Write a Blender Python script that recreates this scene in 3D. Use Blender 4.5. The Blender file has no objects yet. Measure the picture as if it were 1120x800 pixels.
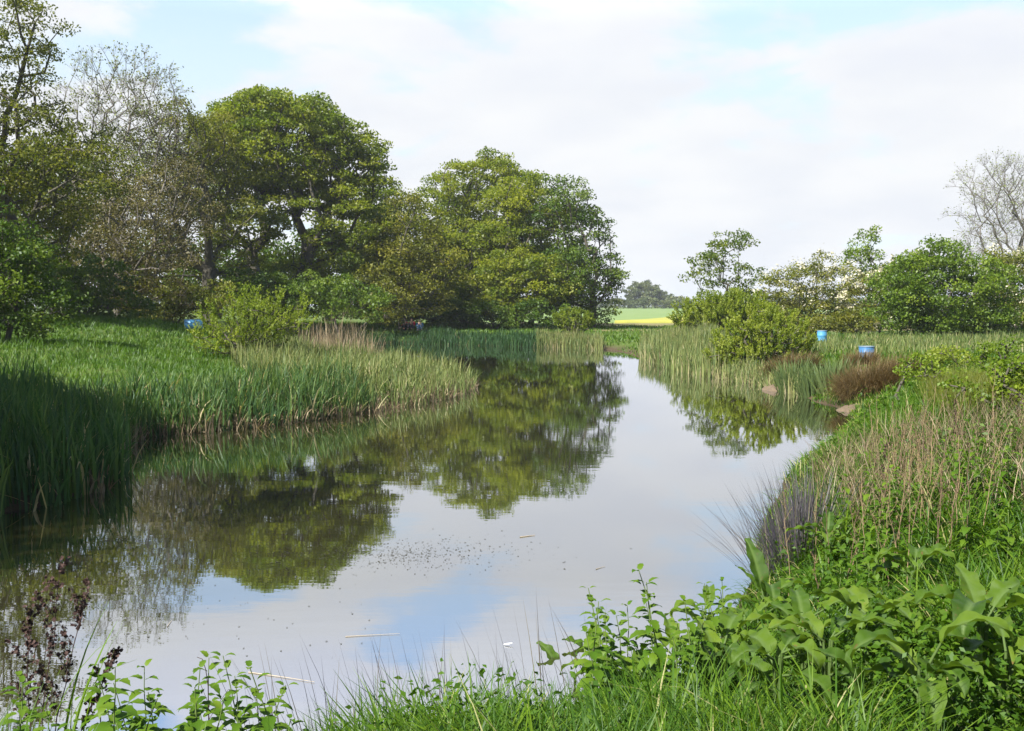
import bpy, math, random
import numpy as np
from math import radians, sin, cos, pi, atan2, sqrt

random.seed(7)
rng = np.random.default_rng(7)
S = bpy.context.scene
COL = S.collection

# ------------------------------------------------------------------ camera
FPX, HX, HY = 1120.0, 560.0, 400.0        # focal length and centre in photo pixels
CZ = 2.6                                  # eye above the water
PITCH = math.atan(65 / 1120)
cam_d = bpy.data.cameras.new('camera')
cam = bpy.data.objects.new('camera', cam_d)
COL.objects.link(cam)
cam_d.sensor_width = 36
cam_d.lens = 36
cam_d.clip_start = 0.05
cam_d.clip_end = 8000
cam.location = (0, 0, CZ)
cam.rotation_euler = (pi / 2 - PITCH, 0, 0)
S.camera = cam

# ------------------------------------------------------------------ light
S.view_settings.view_transform = 'Standard'
S.view_settings.look = 'None'
S.view_settings.gamma = 1
S.view_settings.exposure = 1.5
S.cycles.max_bounces = 6
S.cycles.diffuse_bounces = 3
S.cycles.glossy_bounces = 3
S.cycles.transmission_bounces = 3
S.cycles.use_denoising = True
SUN = np.array([-0.64, -0.68, 0.98]); SUN /= np.linalg.norm(SUN)
sun_el = math.asin(SUN[2])
sd_ = bpy.data.lights.new('sun', 'SUN')
sd_.energy = 5.0
sd_.angle = radians(0.53)
sd_.color = (1.0, 0.96, 0.88)
sun = bpy.data.objects.new('sun', sd_)
COL.objects.link(sun)
sun.rotation_euler = (pi / 2 - sun_el, 0, atan2(SUN[0], -SUN[1]))

W = bpy.data.worlds.new('World')
S.world = W
W.use_nodes = True
nt = W.node_tree
for n in list(nt.nodes):
    nt.nodes.remove(n)


def N(nt, t, **kw):
    n = nt.nodes.new(t)
    for k, v in kw.items():
        setattr(n, k, v)
    return n


def L(nt, a, b):
    nt.links.new(a, b)


def math_n(nt, op, a, b=None, clamp=False):
    n = N(nt, 'ShaderNodeMath', operation=op, use_clamp=clamp)
    for i, v in enumerate((a, b)):
        if v is None:
            continue
        if isinstance(v, (int, float)):
            n.inputs[i].default_value = v
        else:
            L(nt, v, n.inputs[i])
    return n.outputs[0]


def build_sky():
    out = N(nt, 'ShaderNodeOutputWorld')
    bg = N(nt, 'ShaderNodeBackground')
    bg.inputs['Strength'].default_value = 0.1
    L(nt, bg.outputs[0], out.inputs[0])
    sky = N(nt, 'ShaderNodeTexSky', sky_type='NISHITA')
    sky.sun_disc = False
    sky.sun_elevation = sun_el
    sky.sun_rotation = atan2(SUN[0], SUN[1])
    sky.air_density = 1.0
    sky.dust_density = 0.8
    sky.ozone_density = 1.2
    tc = N(nt, 'ShaderNodeTexCoord')
    sep = N(nt, 'ShaderNodeSeparateXYZ')
    L(nt, tc.outputs['Generated'], sep.inputs[0])
    z = math_n(nt, 'MAXIMUM', sep.outputs[2], 0.0)
    den = math_n(nt, 'ADD', z, 0.22)
    cx = math_n(nt, 'DIVIDE', sep.outputs[0], den)
    cy = math_n(nt, 'DIVIDE', sep.outputs[1], den)
    comb = N(nt, 'ShaderNodeCombineXYZ')
    L(nt, cx, comb.inputs[0])
    L(nt, cy, comb.inputs[1])
    mp = N(nt, 'ShaderNodeMapping')
    mp.inputs['Location'].default_value = SKYOFF
    L(nt, comb.outputs[0], mp.inputs[0])
    big = N(nt, 'ShaderNodeTexNoise')
    big.inputs['Scale'].default_value = 1.7
    big.inputs['Detail'].default_value = 7
    big.inputs['Roughness'].default_value = 0.55
    big.inputs['Distortion'].default_value = 0.25
    L(nt, mp.outputs[0], big.inputs[0])
    # cover: more cloud low down, broken higher up
    cov = N(nt, 'ShaderNodeMapRange')
    cov.inputs['From Min'].default_value = 0.0
    cov.inputs['From Max'].default_value = 0.42
    cov.inputs['To Min'].default_value = 0.22
    cov.inputs['To Max'].default_value = 0.0
    L(nt, z, cov.inputs[0])
    v = math_n(nt, 'ADD', big.outputs[0], cov.outputs[0])
    den2 = N(nt, 'ShaderNodeMapRange', interpolation_type='SMOOTHSTEP')
    den2.inputs['From Min'].default_value = 0.49
    den2.inputs['From Max'].default_value = 0.60
    L(nt, v, den2.inputs[0])
    # cloud body tone
    tn = N(nt, 'ShaderNodeTexNoise')
    tn.inputs['Scale'].default_value = 2.6
    tn.inputs['Detail'].default_value = 5
    L(nt, mp.outputs[0], tn.inputs[0])
    ramp = N(nt, 'ShaderNodeMix', data_type='RGBA')
    ramp.inputs['B'].default_value = (3.4, 3.45, 3.52, 1)
    hi = N(nt, 'ShaderNodeMix', data_type='RGBA')
    hi.inputs['A'].default_value = (3.1, 3.2, 3.4, 1)
    hi.inputs['B'].default_value = (2.9, 3.1, 3.9, 1)
    hf = N(nt, 'ShaderNodeMapRange')
    hf.inputs['From Min'].default_value = 0.2
    hf.inputs['From Max'].default_value = 0.5
    L(nt, z, hf.inputs[0]); L(nt, hf.outputs[0], hi.inputs['Factor'])
    L(nt, hi.outputs['Result'], ramp.inputs['A'])
    tr = N(nt, 'ShaderNodeMapRange')
    tr.inputs['From Min'].default_value = 0.35
    tr.inputs['From Max'].default_value = 0.62
    L(nt, tn.outputs[0], tr.inputs[0])
    L(nt, tr.outputs[0], ramp.inputs['Factor'])
    # thin veil whitening the blue
    veil = N(nt, 'ShaderNodeMix', data_type='RGBA')
    veil.inputs['B'].default_value = (2.75, 3.2, 3.5, 1)
    vf = N(nt, 'ShaderNodeMapRange')
    vf.inputs['From Min'].default_value = 0.18
    vf.inputs['From Max'].default_value = 0.36
    vf.inputs['To Min'].default_value = 0.85
    vf.inputs['To Max'].default_value = 0.1
    L(nt, z, vf.inputs[0])
    front0 = N(nt, 'ShaderNodeMapRange', interpolation_type='SMOOTHSTEP')
    front0.inputs['From Min'].default_value = -0.35
    front0.inputs['From Max'].default_value = 0.45
    L(nt, sep.outputs[1], front0.inputs[0])
    vff = math_n(nt, 'MULTIPLY', vf.outputs[0], front0.outputs[0])
    L(nt, vff, veil.inputs['Factor'])
    L(nt, sky.outputs[0], veil.inputs['A'])
    mx = N(nt, 'ShaderNodeMix', data_type='RGBA')
    # the cloud sheet lies ahead of the camera; behind it the sky is open blue
    front = N(nt, 'ShaderNodeMapRange', interpolation_type='SMOOTHSTEP')
    front.inputs['From Min'].default_value = -0.35
    front.inputs['From Max'].default_value = 0.45
    L(nt, sep.outputs[1], front.inputs[0])
    cf = math_n(nt, 'MULTIPLY', den2.outputs[0], front.outputs[0])
    L(nt, cf, mx.inputs['Factor'])
    L(nt, veil.outputs['Result'], mx.inputs['A'])
    L(nt, ramp.outputs['Result'], mx.inputs['B'])
    gain = N(nt, 'ShaderNodeMapRange')
    gain.inputs['From Min'].default_value = 0.26
    gain.inputs['From Max'].default_value = 0.45
    gain.inputs['To Min'].default_value = 1.0
    gain.inputs['To Max'].default_value = 2.1
    L(nt, z, gain.inputs[0])
    g2 = N(nt, 'ShaderNodeMapRange')
    g2.inputs['From Min'].default_value = 0.62; g2.inputs['From Max'].default_value = 0.85
    g2.inputs['To Min'].default_value = 1.0; g2.inputs['To Max'].default_value = 0.3
    L(nt, z, g2.inputs[0])
    g3 = N(nt, 'ShaderNodeMix', data_type='FLOAT')
    g3.inputs['A'].default_value = 0.5
    L(nt, front.outputs[0], g3.inputs['Factor']); L(nt, gain.outputs[0], g3.inputs['B'])
    gg = math_n(nt, 'MULTIPLY', g3.outputs[0], g2.outputs[0])
    vm = N(nt, 'ShaderNodeVectorMath', operation='SCALE')
    L(nt, mx.outputs['Result'], vm.inputs[0]); L(nt, gg, vm.inputs['Scale'])
    L(nt, vm.outputs[0], bg.inputs['Color'])


SKYOFF = (3.2, 1.7, 0.0)
build_sky()
W.cycles.sampling_method = 'MANUAL'
W.cycles.sample_map_resolution = 512


# ------------------------------------------------------------------ pixel geometry
def ray(px, py):
    u, v = (px - HX) / FPX, (HY - py) / FPX
    c, s = cos(PITCH), sin(PITCH)
    return np.array([u, c + v * s, -s + v * c])


def at_z(px, py, z=0.0):
    r = ray(px, py)
    t = (z - CZ) / r[2]
    return r[0] * t, r[1] * t


def at_y(px, py, Y):
    r = ray(px, py)
    t = Y / r[1]
    return np.array([r[0] * t, Y, CZ + r[2] * t])


# ------------------------------------------------------------------ pond outline and ground heights
SHORE = [(-5.5, 4.3), (-3.0, 4.75), (-1.5, 5.05), (0.1, 5.4), (0.8, 6.0), (1.5, 7.0), (2.1, 8.7), (2.85, 11.0),
         (3.7, 13.9), (5.1, 17.2), (6.9, 20.6), (7.9, 23.0), (8.5, 25.4), (8.4, 28.0), (8.6, 30.6), (8.2, 33.9),
         (7.8, 36.2), (7.1, 39.9), (6.8, 47.7), (6.5, 55.0), (6.0, 62.0), (1.7, 65.0), (-6.3, 71.0), (-12, 72),
         (-14, 62), (-9.5, 50), (-4.6, 41), (-2.2, 36), (-1.5, 32.5), (-1.7, 30.4), (-2.3, 27.9), (-3.6, 25.5),
         (-4.9, 23.1), (-6.0, 21.5), (-7.7, 20.6), (-7.3, 17.6), (-6.5, 16.4), (-6.0, 14.6), (-6.3, 13.0), (-8.0, 11.0),
         (-9.2, 8.0), (-8.2, 5.2)]
SH = np.array(SHORE)


def chaikin(P, k=2):
    for _ in range(k):
        Q = np.roll(P, -1, axis=0)
        P = np.stack([P * .75 + Q * .25, P * .25 + Q * .75], 1).reshape(-1, 2)
    return P


SHS = chaikin(SH, 2)
# small wobble so the bank line is not a clean curve
_a = np.arange(len(SHS))
SHS = SHS + np.stack([0.05 * np.sin(_a * 1.1) + 0.03 * np.sin(_a * 2.1), 0.04 * np.sin(_a * 1.3 + 1)], 1)


def sdist(x, y):
    """distance to the bank line, positive on land"""
    x = np.asarray(x, float).ravel(); y = np.asarray(y, float).ravel()
    out = np.full(x.shape, 1e18); ins = np.zeros(x.shape, bool)
    A = SHS; B = np.roll(SHS, -1, axis=0)
    for (ax, ay), (bx, by) in zip(A, B):
        dx, dy = bx - ax, by - ay
        t = np.clip(((x - ax) * dx + (y - ay) * dy) / (dx * dx + dy * dy + 1e-12), 0, 1)
        d = (x - ax - t * dx) ** 2 + (y - ay - t * dy) ** 2
        out = np.minimum(out, d)
        c = ((ay > y) != (by > y)) & (x < (bx - ax) * (y - ay) / ((by - ay) + 1e-12) + ax)
        ins ^= c
    d = np.sqrt(out)
    return np.where(ins, -d, d)


CTRL = np.array([  # x, y, plateau height, width over which the bank rises
    (0, 0, 1.0, 2.8), (-4, 2, 0.8, 2.6), (3, 5, 1.0, 2.6), (6, 9, 1.05, 3.0), (7, 14, 1.05, 3.6), (11, 20, 1.0, 4), (13, 30, 0.9, 5),
    (14, 40, 0.8, 5), (20, 55, 0.9, 6), (35, 60, 1.3, 8), (12, 62, 0.5, 4), (8, 70, 0.35, 3), (20, 80, 0.6, 6), (0, 78, 0.7, 4),
    (-10, 80, 1.0, 4), (-14, 10, 1.0, 4), (-14, 18, 1.0, 6), (-14, 25, 0.9, 8), (-16, 34, 1.35, 9), (-20, 48, 1.9, 9),
    (-5, 33, 0.35, 4), (-10, 38, 0.7, 7), (-13, 52, 1.5, 9), (-30, 60, 2.1, 9), (-30, 40, 1.8, 9), (-24, 76, 1.6, 8), (0, -20, 1.2, 3), (-30, 0, 1.4, 5),
    (30, 0, 1.4, 5), (30, 30, 1.2, 5)])


def ground_z(x, y):
    x = np.asarray(x, float); shp = x.shape
    x = x.ravel(); y = np.asarray(y, float).ravel()
    sd = sdist(x, y)
    wsum = np.zeros_like(x); P = np.zeros_like(x); Wd = np.zeros_like(x)
    for cx, cy, p, w in CTRL:
        ww = 1 / ((x - cx) ** 2 + (y - cy) ** 2 + 6.0) ** 1.6
        wsum += ww; P += ww * p; Wd += ww * w
    P /= wsum; Wd /= wsum
    far = np.interp(y, [80, 150, 260, 400, 900, 3000], [.45, .6, .9, 1.6, 1.9, 1.5])
    k = np.clip((y - 80) / 60, 0, 1); k = k * k * (3 - 2 * k)
    P = P * (1 - k) + far * k
    t = np.clip(sd / Wd, 0, 1); t = 1 - (1 - t) ** 2
    bump = 0.06 * np.sin(x * 1.3 + 0.7 * y) * np.sin(y * 0.9 - 0.4 * x) + 0.03 * np.sin(x * 3.1) * np.sin(y * 2.7 + 1)
    bump = bump * np.clip(sd / 1.5, 0, 1) * (1 - k)
    z = np.where(sd > 0, 0.06 + (P - 0.06) * t + bump, 0.06 + sd * 0.45)
    return np.maximum(z, -1.2).reshape(shp)


def gz(x, y):
    return float(ground_z(np.array([x]), np.array([y]))[0])


# ------------------------------------------------------------------ mesh helpers
def mesh_obj(name, V, F, mat, parent=None, tint=None, smooth=False):
    """V (n,3), F (m,4) -> one mesh object"""
    V = np.ascontiguousarray(V, np.float32); F = np.ascontiguousarray(F, np.int32)
    me = bpy.data.meshes.new(name)
    me.vertices.add(len(V)); me.vertices.foreach_set('co', V.ravel())
    me.loops.add(F.size); me.loops.foreach_set('vertex_index', F.ravel())
    me.polygons.add(len(F))
    k = F.shape[1]
    me.polygons.foreach_set('loop_start', np.arange(0, F.size, k, dtype=np.int32))
    if smooth:
        me.polygons.foreach_set('use_smooth', np.ones(len(F), bool))
    if tint is not None:
        a = me.attributes.new('tint', 'FLOAT', 'POINT')
        a.data.foreach_set('value', np.ascontiguousarray(np.clip(tint, 0, 1), np.float32))
    me.update(calc_edges=True)
    me.materials.append(mat)
    o = bpy.data.objects.new(name, me)
    COL.objects.link(o)
    if parent is not None:
        o.parent = parent
    return o


def tag(o, label=None, cat=None, group=None, kind=None):
    if label: o['label'] = label
    if cat: o['category'] = cat
    if group: o['group'] = group
    if kind: o['kind'] = kind
    return o


def empty(name, loc, label, cat, group=None, rz=0):
    o = bpy.data.objects.new(name, None)
    o.empty_display_size = 0.2
    COL.objects.link(o)
    o.location = loc; o.rotation_euler = (0, 0, rz)
    return tag(o, label, cat, group)


class Bag:
    """collects quads"""
    def __init__(s): s.V = []; s.F = []; s.T = []; s.n = 0

    def add(s, V, F, T=None):
        V = np.asarray(V, float).reshape(-1, 3); F = np.asarray(F, int)
        s.V.append(V); s.F.append(F + s.n); s.n += len(V)
        s.T.append(np.full(len(V), 0.5) if T is None else np.broadcast_to(np.asarray(T, float), (len(V),)) if np.ndim(T) == 0 else np.asarray(T, float))

    def make(s, name, mat, parent=None, smooth=False, origin=None):
        V = np.concatenate(s.V)
        if origin is not None: V = V - np.asarray(origin, float)
        return mesh_obj(name, V, np.concatenate(s.F), mat, parent, np.concatenate(s.T), smooth)


def tubes(A, B, ra, rb, sides=5):
    """tapered tubes for n segments, vectorised"""
    A = np.asarray(A, float); B = np.asarray(B, float)
    d = B - A; ln = np.linalg.norm(d, axis=1, keepdims=True) + 1e-9; d = d / ln
    ref = np.where(np.abs(d[:, 2:3]) > 0.9, np.array([[1., 0, 0]]), np.array([[0, 0, 1.]]))
    u = np.cross(d, ref); u /= np.linalg.norm(u, axis=1, keepdims=True)
    v = np.cross(d, u)
    n = len(A)
    ang = np.arange(sides) * 2 * pi / sides
    ring = u[:, None, :] * np.cos(ang)[None, :, None] + v[:, None, :] * np.sin(ang)[None, :, None]
    VA = A[:, None, :] - d[:, None, :] * (np.asarray(ra)[:, None, None] * .4) + ring * np.asarray(ra)[:, None, None]
    VB = B[:, None, :] + ring * np.asarray(rb)[:, None, None]
    V = np.concatenate([VA, VB], axis=1).reshape(-1, 3)
    base = (np.arange(n) * 2 * sides)[:, None]
    i = np.arange(sides)[None, :]; j = (i + 1) % sides
    F = np.stack([base + i, base + j, base + sides + j, base + sides + i], axis=2).reshape(-1, 4)
    return V, F


def rvec(n):
    v = rng.normal(size=(n, 3))
    return v / np.linalg.norm(v, axis=1, keepdims=True)


def leaf_quads(C, size, up=0.7, aspect=0.6, tint=None, droop=0.25, direction=None, dmix=0.0):
    """diamond leaves at centres C"""
    n = len(C)
    size = np.broadcast_to(size, (n,)) * rng.uniform(0.65, 1.25, n)
    nrm = rvec(n) + np.array([0, 0, up]); nrm /= np.linalg.norm(nrm, axis=1, keepdims=True) + 1e-9
    a = rvec(n)
    if direction is not None:
        a = a * (1 - dmix) + direction * dmix
    a = a - nrm * np.sum(a * nrm, axis=1, keepdims=True)
    a /= np.linalg.norm(a, axis=1, keepdims=True) + 1e-9
    b = np.cross(nrm, a)
    s = size[:, None]
    p0 = C - a * s * .5
    p1 = C + b * s * .5 * aspect + a * s * .05
    p2 = C + a * s * .55 - nrm * s * droop
    p3 = C - b * s * .5 * aspect + a * s * .05
    V = np.stack([p0, p1, p2, p3], 1).reshape(-1, 3)
    F = np.arange(4 * n).reshape(n, 4)
    T = None if tint is None else np.repeat(tint, 4)
    return V, F, T


def blades(P, h, w, lean, bend, az=None, segs=3, tint=None, curl=1.0):
    """grass or reed blades: base points P, height h, width w, lean (start tilt), bend (added tilt at the tip)"""
    n = len(P)
    h = np.broadcast_to(h, (n,)); w = np.broadcast_to(w, (n,))
    lean = np.broadcast_to(lean, (n,)); bend = np.broadcast_to(bend, (n,))
    if az is None: az = rng.uniform(0, 2 * pi, n)
    dirx, diry = np.cos(az), np.sin(az)
    fa = az + pi / 2 + rng.uniform(-0.8, 0.8, n)
    side = np.stack([np.cos(fa), np.sin(fa), np.zeros(n)], 1)
    pts = [np.array(P, float)]
    for k in range(segs):
        th = lean + bend * ((k + 0.5) / segs) ** curl
        st = (h / segs)[:, None] * np.stack([np.sin(th) * dirx, np.sin(th) * diry, np.cos(th)], 1)
        pts.append(pts[-1] + st)
    V = []
    for k, p in enumerate(pts):
        t = k / segs
        ww = w * (0.75 + 0.6 * t - 1.30 * t ** 2.2) * .5
        V += [p - side * ww[:, None], p + side * ww[:, None]]
    V = np.stack(V, 1).reshape(-1, 3)
    m = 2 * (segs + 1)
    base = (np.arange(n) * m)[:, None]
    k = np.arange(segs)[None, :] * 2
    F = np.stack([base + k, base + k + 1, base + k + 3, base + k + 2], 2).reshape(-1, 4)
    T = None if tint is None else np.repeat(tint, m)
    return V, F, T


# ------------------------------------------------------------------ materials
def new_mat(name):
    m = bpy.data.materials.new(name); m.use_nodes = True
    t = m.node_tree
    for n in list(t.nodes): t.nodes.remove(n)
    return m, t


def leaf_mat(name, stops, trans=0.35, gloss=0.015, rough=0.5, tcol=None):
    """stops: list of (pos, rgb) read by the tint attribute"""
    m, t = new_mat(name)
    out = N(t, 'ShaderNodeOutputMaterial')
    at = N(t, 'ShaderNodeAttribute', attribute_name='tint')
    cr = N(t, 'ShaderNodeValToRGB')
    el = cr.color_ramp.elements
    while len(el) > 1: el.remove(el[-1])
    el[0].position = stops[0][0]; el[0].color = (*stops[0][1], 1)
    for p, c in stops[1:]:
        e = el.new(p); e.color = (*c, 1)
    L(t, at.outputs['Fac'], cr.inputs[0])
    df = N(t, 'ShaderNodeBsdfDiffuse')
    L(t, cr.outputs[0], df.inputs[0])
    tl = N(t, 'ShaderNodeBsdfTranslucent')
    tint = N(t, 'ShaderNodeMix', data_type='RGBA', blend_type='MULTIPLY')
    tint.inputs['Factor'].default_value = 1
    tint.inputs['B'].default_value = (*(tcol or (1.25, 1.4, 0.4)), 1)
    L(t, cr.outputs[0], tint.inputs['A'])
    L(t, tint.outputs['Result'], tl.inputs[0])
    mx = N(t, 'ShaderNodeMixShader'); mx.inputs[0].default_value = trans
    L(t, df.outputs[0], mx.inputs[1]); L(t, tl.outputs[0], mx.inputs[2])
    gl = N(t, 'ShaderNodeBsdfGlossy'); gl.inputs['Roughness'].default_value = rough
    gl.inputs['Color'].default_value = (0.9, 0.95, 1, 1)
    m2 = N(t, 'ShaderNodeMixShader'); m2.inputs[0].default_value = gloss
    L(t, mx.outputs[0], m2.inputs[1]); L(t, gl.outputs[0], m2.inputs[2])
    L(t, m2.outputs[0], out.inputs[0])
    return m


def bark_mat(name, c1, c2, scale=6):
    m, t = new_mat(name)
    out = N(t, 'ShaderNodeOutputMaterial'); b = N(t, 'ShaderNodeBsdfPrincipled')
    b.inputs['Roughness'].default_value = 0.9
    no = N(t, 'ShaderNodeTexNoise'); no.inputs['Scale'].default_value = scale; no.inputs['Detail'].default_value = 6
    tc = N(t, 'ShaderNodeTexCoord'); mp = N(t, 'ShaderNodeMapping'); mp.inputs['Scale'].default_value = (1, 1, 0.25)
    L(t, tc.outputs['Object'], mp.inputs[0]); L(t, mp.outputs[0], no.inputs[0])
    mx = N(t, 'ShaderNodeMix', data_type='RGBA')
    mx.inputs['A'].default_value = (*c1, 1); mx.inputs['B'].default_value = (*c2, 1)
    L(t, no.outputs[0], mx.inputs['Factor']); L(t, mx.outputs['Result'], b.inputs['Base Color'])
    bp = N(t, 'ShaderNodeBump'); bp.inputs['Strength'].default_value = 0.6; bp.inputs['Distance'].default_value = 0.03
    L(t, no.outputs[0], bp.inputs['Height']); L(t, bp.outputs[0], b.inputs['Normal'])
    L(t, b.outputs[0], out.inputs[0])
    return m


def plain_mat(name, c, rough=0.6, noise=0.15, scale=8, spec=0.3):
    m, t = new_mat(name)
    out = N(t, 'ShaderNodeOutputMaterial'); b = N(t, 'ShaderNodeBsdfPrincipled')
    b.inputs['Roughness'].default_value = rough
    b.inputs['Specular IOR Level'].default_value = spec
    no = N(t, 'ShaderNodeTexNoise'); no.inputs['Scale'].default_value = scale; no.inputs['Detail'].default_value = 4
    tc = N(t, 'ShaderNodeTexCoord'); L(t, tc.outputs['Object'], no.inputs[0])
    mx = N(t, 'ShaderNodeMix', data_type='RGBA')
    mx.inputs['A'].default_value = (*[max(0, v * (1 - noise)) for v in c], 1)
    mx.inputs['B'].default_value = (*[min(1, v * (1 + noise)) for v in c], 1)
    L(t, no.outputs[0], mx.inputs['Factor']); L(t, mx.outputs['Result'], b.inputs['Base Color'])
    L(t, b.outputs[0], out.inputs[0])
    return m


M = {}
M['syc'] = leaf_mat('sycamore leaf', [(0, (.050, .085, .006)), (.5, (.112, .148, .009)), (1, (.20, .215, .014))], trans=0.5)
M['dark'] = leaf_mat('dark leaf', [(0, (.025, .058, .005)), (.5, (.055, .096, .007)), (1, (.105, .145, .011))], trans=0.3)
M['olive'] = leaf_mat('young olive leaf', [(0, (.055, .070, .008)), (.5, (.108, .118, .011)), (1, (.18, .17, .020))], trans=0.4)
M['brownleaf'] = leaf_mat('bronze young leaf', [(0, (.05, .045, .015)), (.5, (.10, .085, .028)), (1, (.15, .13, .05))], trans=0.35)
M['willow'] = leaf_mat('willow leaf', [(0, (.085, .125, .009)), (.5, (.145, .190, .014)), (1, (.25, .28, .04))], trans=0.5)
M['bright'] = leaf_mat('bright leaf', [(0, (.046, .088, .006)), (.5, (.090, .145, .009)), (1, (.15, .20, .015))], trans=0.4)
M['haw'] = leaf_mat('hawthorn leaf', [(0, (.060, .080, .010)), (.5, (.115, .130, .015)), (1, (.19, .18, .03))], trans=0.35)
M['blossom'] = leaf_mat('white blossom', [(0, (.34, .32, .20)), (1, (.66, .62, .48))], trans=0.25, tcol=(1, 1, .9))
M['bud'] = leaf_mat('opening bud', [(0, (.11, .10, .05)), (.5, (.13, .15, .05)), (1, (.18, .22, .07))], trans=0.2)
M['far'] = leaf_mat('far foliage', [(0, (.05, .075, .03)), (.5, (.08, .10, .035)), (1, (.13, .14, .05))], trans=0.3)
M['reed'] = leaf_mat('reed blade', [(0, (.020, .055, .018)), (.45, (.045, .095, .028)), (.8, (.095, .145, .035)), (.86, (.24, .20, .10)), (1, (.34, .29, .17))], trans=0.35, gloss=0.012, tcol=(1.4, 1.4, .6))
M['reedfar'] = leaf_mat('pale reed blade', [(0, (.060, .095, .03)), (.4, (.11, .145, .045)), (.65, (.17, .19, .06)), (1, (.33, .28, .17))], trans=0.35, gloss=0.01, tcol=(1.2, 1.2, .7))
M['straw'] = leaf_mat('dry straw', [(0, (.09, .062, .035)), (.5, (.165, .125, .072)), (1, (.29, .235, .15))], trans=0.2, tcol=(1.1, 1, .8))
M['rust'] = leaf_mat('rusty sedge', [(0, (.050, .055, .012)), (.5, (.105, .070, .028)), (1, (.20, .145, .065))], trans=0.25, tcol=(1.3, 1, .6))
M['grass'] = leaf_mat('grass blade', [(0, (.015, .048, .003)), (.5, (.042, .100, .005)), (.9, (.10, .17, .009)), (1, (.28, .27, .11))], trans=0.4, gloss=0.012, tcol=(1.4, 1.4, .4))
M['meadow'] = leaf_mat('meadow grass', [(0, (.030, .075, .006)), (.5, (.060, .125, .008)), (1, (.115, .18, .015))], trans=0.4, gloss=0.015, tcol=(1.3, 1.3, .4))
M['rush'] = leaf_mat('dark rush', [(0, (.022, .022, .030)), (.5, (.050, .045, .058)), (1, (.14, .12, .08))], trans=0.1, gloss=0.02)
M['nettle'] = leaf_mat('nettle leaf', [(0, (.020, .054, .004)), (.5, (.050, .108, .007)), (1, (.11, .17, .014))], trans=0.35, gloss=0.01, tcol=(1.3, 1.4, .4))
M['stemgreen'] = plain_mat('green stem', (.10, .14, .04))
M['seed'] = plain_mat('dark seed head', (.045, .024, .020), rough=.8)
M['deadstem'] = plain_mat('dead stem', (.12, .08, .048), rough=.8, noise=.4, scale=20)
M['bark'] = bark_mat('dark bark', (.030, .026, .018), (.085, .075, .055))
M['barkgrey'] = bark_mat('grey bark', (.065, .058, .048), (.14, .125, .105))


def dock_mat():
    m, t = new_mat('dock leaf')
    out = N(t, 'ShaderNodeOutputMaterial')
    at = N(t, 'ShaderNodeAttribute', attribute_name='tint')   # 1 on the midrib, veins by noise
    tc = N(t, 'ShaderNodeTexCoord')
    no = N(t, 'ShaderNodeTexNoise'); no.inputs['Scale'].default_value = 14; no.inputs['Detail'].default_value = 5
    L(t, tc.outputs['Object'], no.inputs[0])
    mx = N(t, 'ShaderNodeMix', data_type='RGBA')
    mx.inputs['A'].default_value = (.022, .054, .004, 1); mx.inputs['B'].default_value = (.062, .115, .009, 1)
    L(t, no.outputs[0], mx.inputs['Factor'])
    m2 = N(t, 'ShaderNodeMix', data_type='RGBA')
    oi = N(t, 'ShaderNodeObjectInfo')
    hs = N(t, 'ShaderNodeHueSaturation')
    hr = N(t, 'ShaderNodeMapRange'); hr.inputs['To Min'].default_value = 0.475; hr.inputs['To Max'].default_value = 0.515
    L(t, oi.outputs['Random'], hr.inputs[0]); L(t, hr.outputs[0], hs.inputs['Hue'])
    vr = N(t, 'ShaderNodeMapRange'); vr.inputs['To Min'].default_value = 1.5; vr.inputs['To Max'].default_value = 0.6
    L(t, oi.outputs['Random'], vr.inputs[0]); L(t, vr.outputs[0], hs.inputs['Value'])
    # brown blotches where the leaf is damaged
    bn = N(t, 'ShaderNodeTexNoise'); bn.inputs['Scale'].default_value = 26; bn.inputs['Detail'].default_value = 3
    L(t, tc.outputs['Object'], bn.inputs[0])
    bk = N(t, 'ShaderNodeMapRange'); bk.inputs['From Min'].default_value = 0.66; bk.inputs['From Max'].default_value = 0.72; bk.inputs['To Max'].default_value = 0.8
    L(t, bn.outputs[0], bk.inputs[0])
    bm = N(t, 'ShaderNodeMix', data_type='RGBA'); bm.inputs['B'].default_value = (.10, .06, .02, 1)
    L(t, bk.outputs[0], bm.inputs['Factor']); L(t, mx.outputs['Result'], bm.inputs['A'])
    L(t, bm.outputs['Result'], hs.inputs['Color'])
    m2.inputs['B'].default_value = (.09, .14, .04, 1)
    L(t, at.outputs['Fac'], m2.inputs['Factor']); L(t, hs.outputs['Color'], m2.inputs['A'])
    df = N(t, 'ShaderNodeBsdfPrincipled'); df.inputs['Roughness'].default_value = 0.55
    df.inputs['Specular IOR Level'].default_value = 0.12
    L(t, m2.outputs['Result'], df.inputs['Base Color'])
    bp = N(t, 'ShaderNodeBump'); bp.inputs['Strength'].default_value = 0.5; bp.inputs['Distance'].default_value = 0.02
    L(t, no.outputs[0], bp.inputs['Height']); L(t, bp.outputs[0], df.inputs['Normal'])
    tl = N(t, 'ShaderNodeBsdfTranslucent'); tl.inputs[0].default_value = (.13, .22, .012, 1)
    ms = N(t, 'ShaderNodeMixShader'); ms.inputs[0].default_value = 0.3
    L(t, df.outputs[0], ms.inputs[1]); L(t, tl.outputs[0], ms.inputs[2]); L(t, ms.outputs[0], out.inputs[0])
    return m


M['dock'] = dock_mat()


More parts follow.
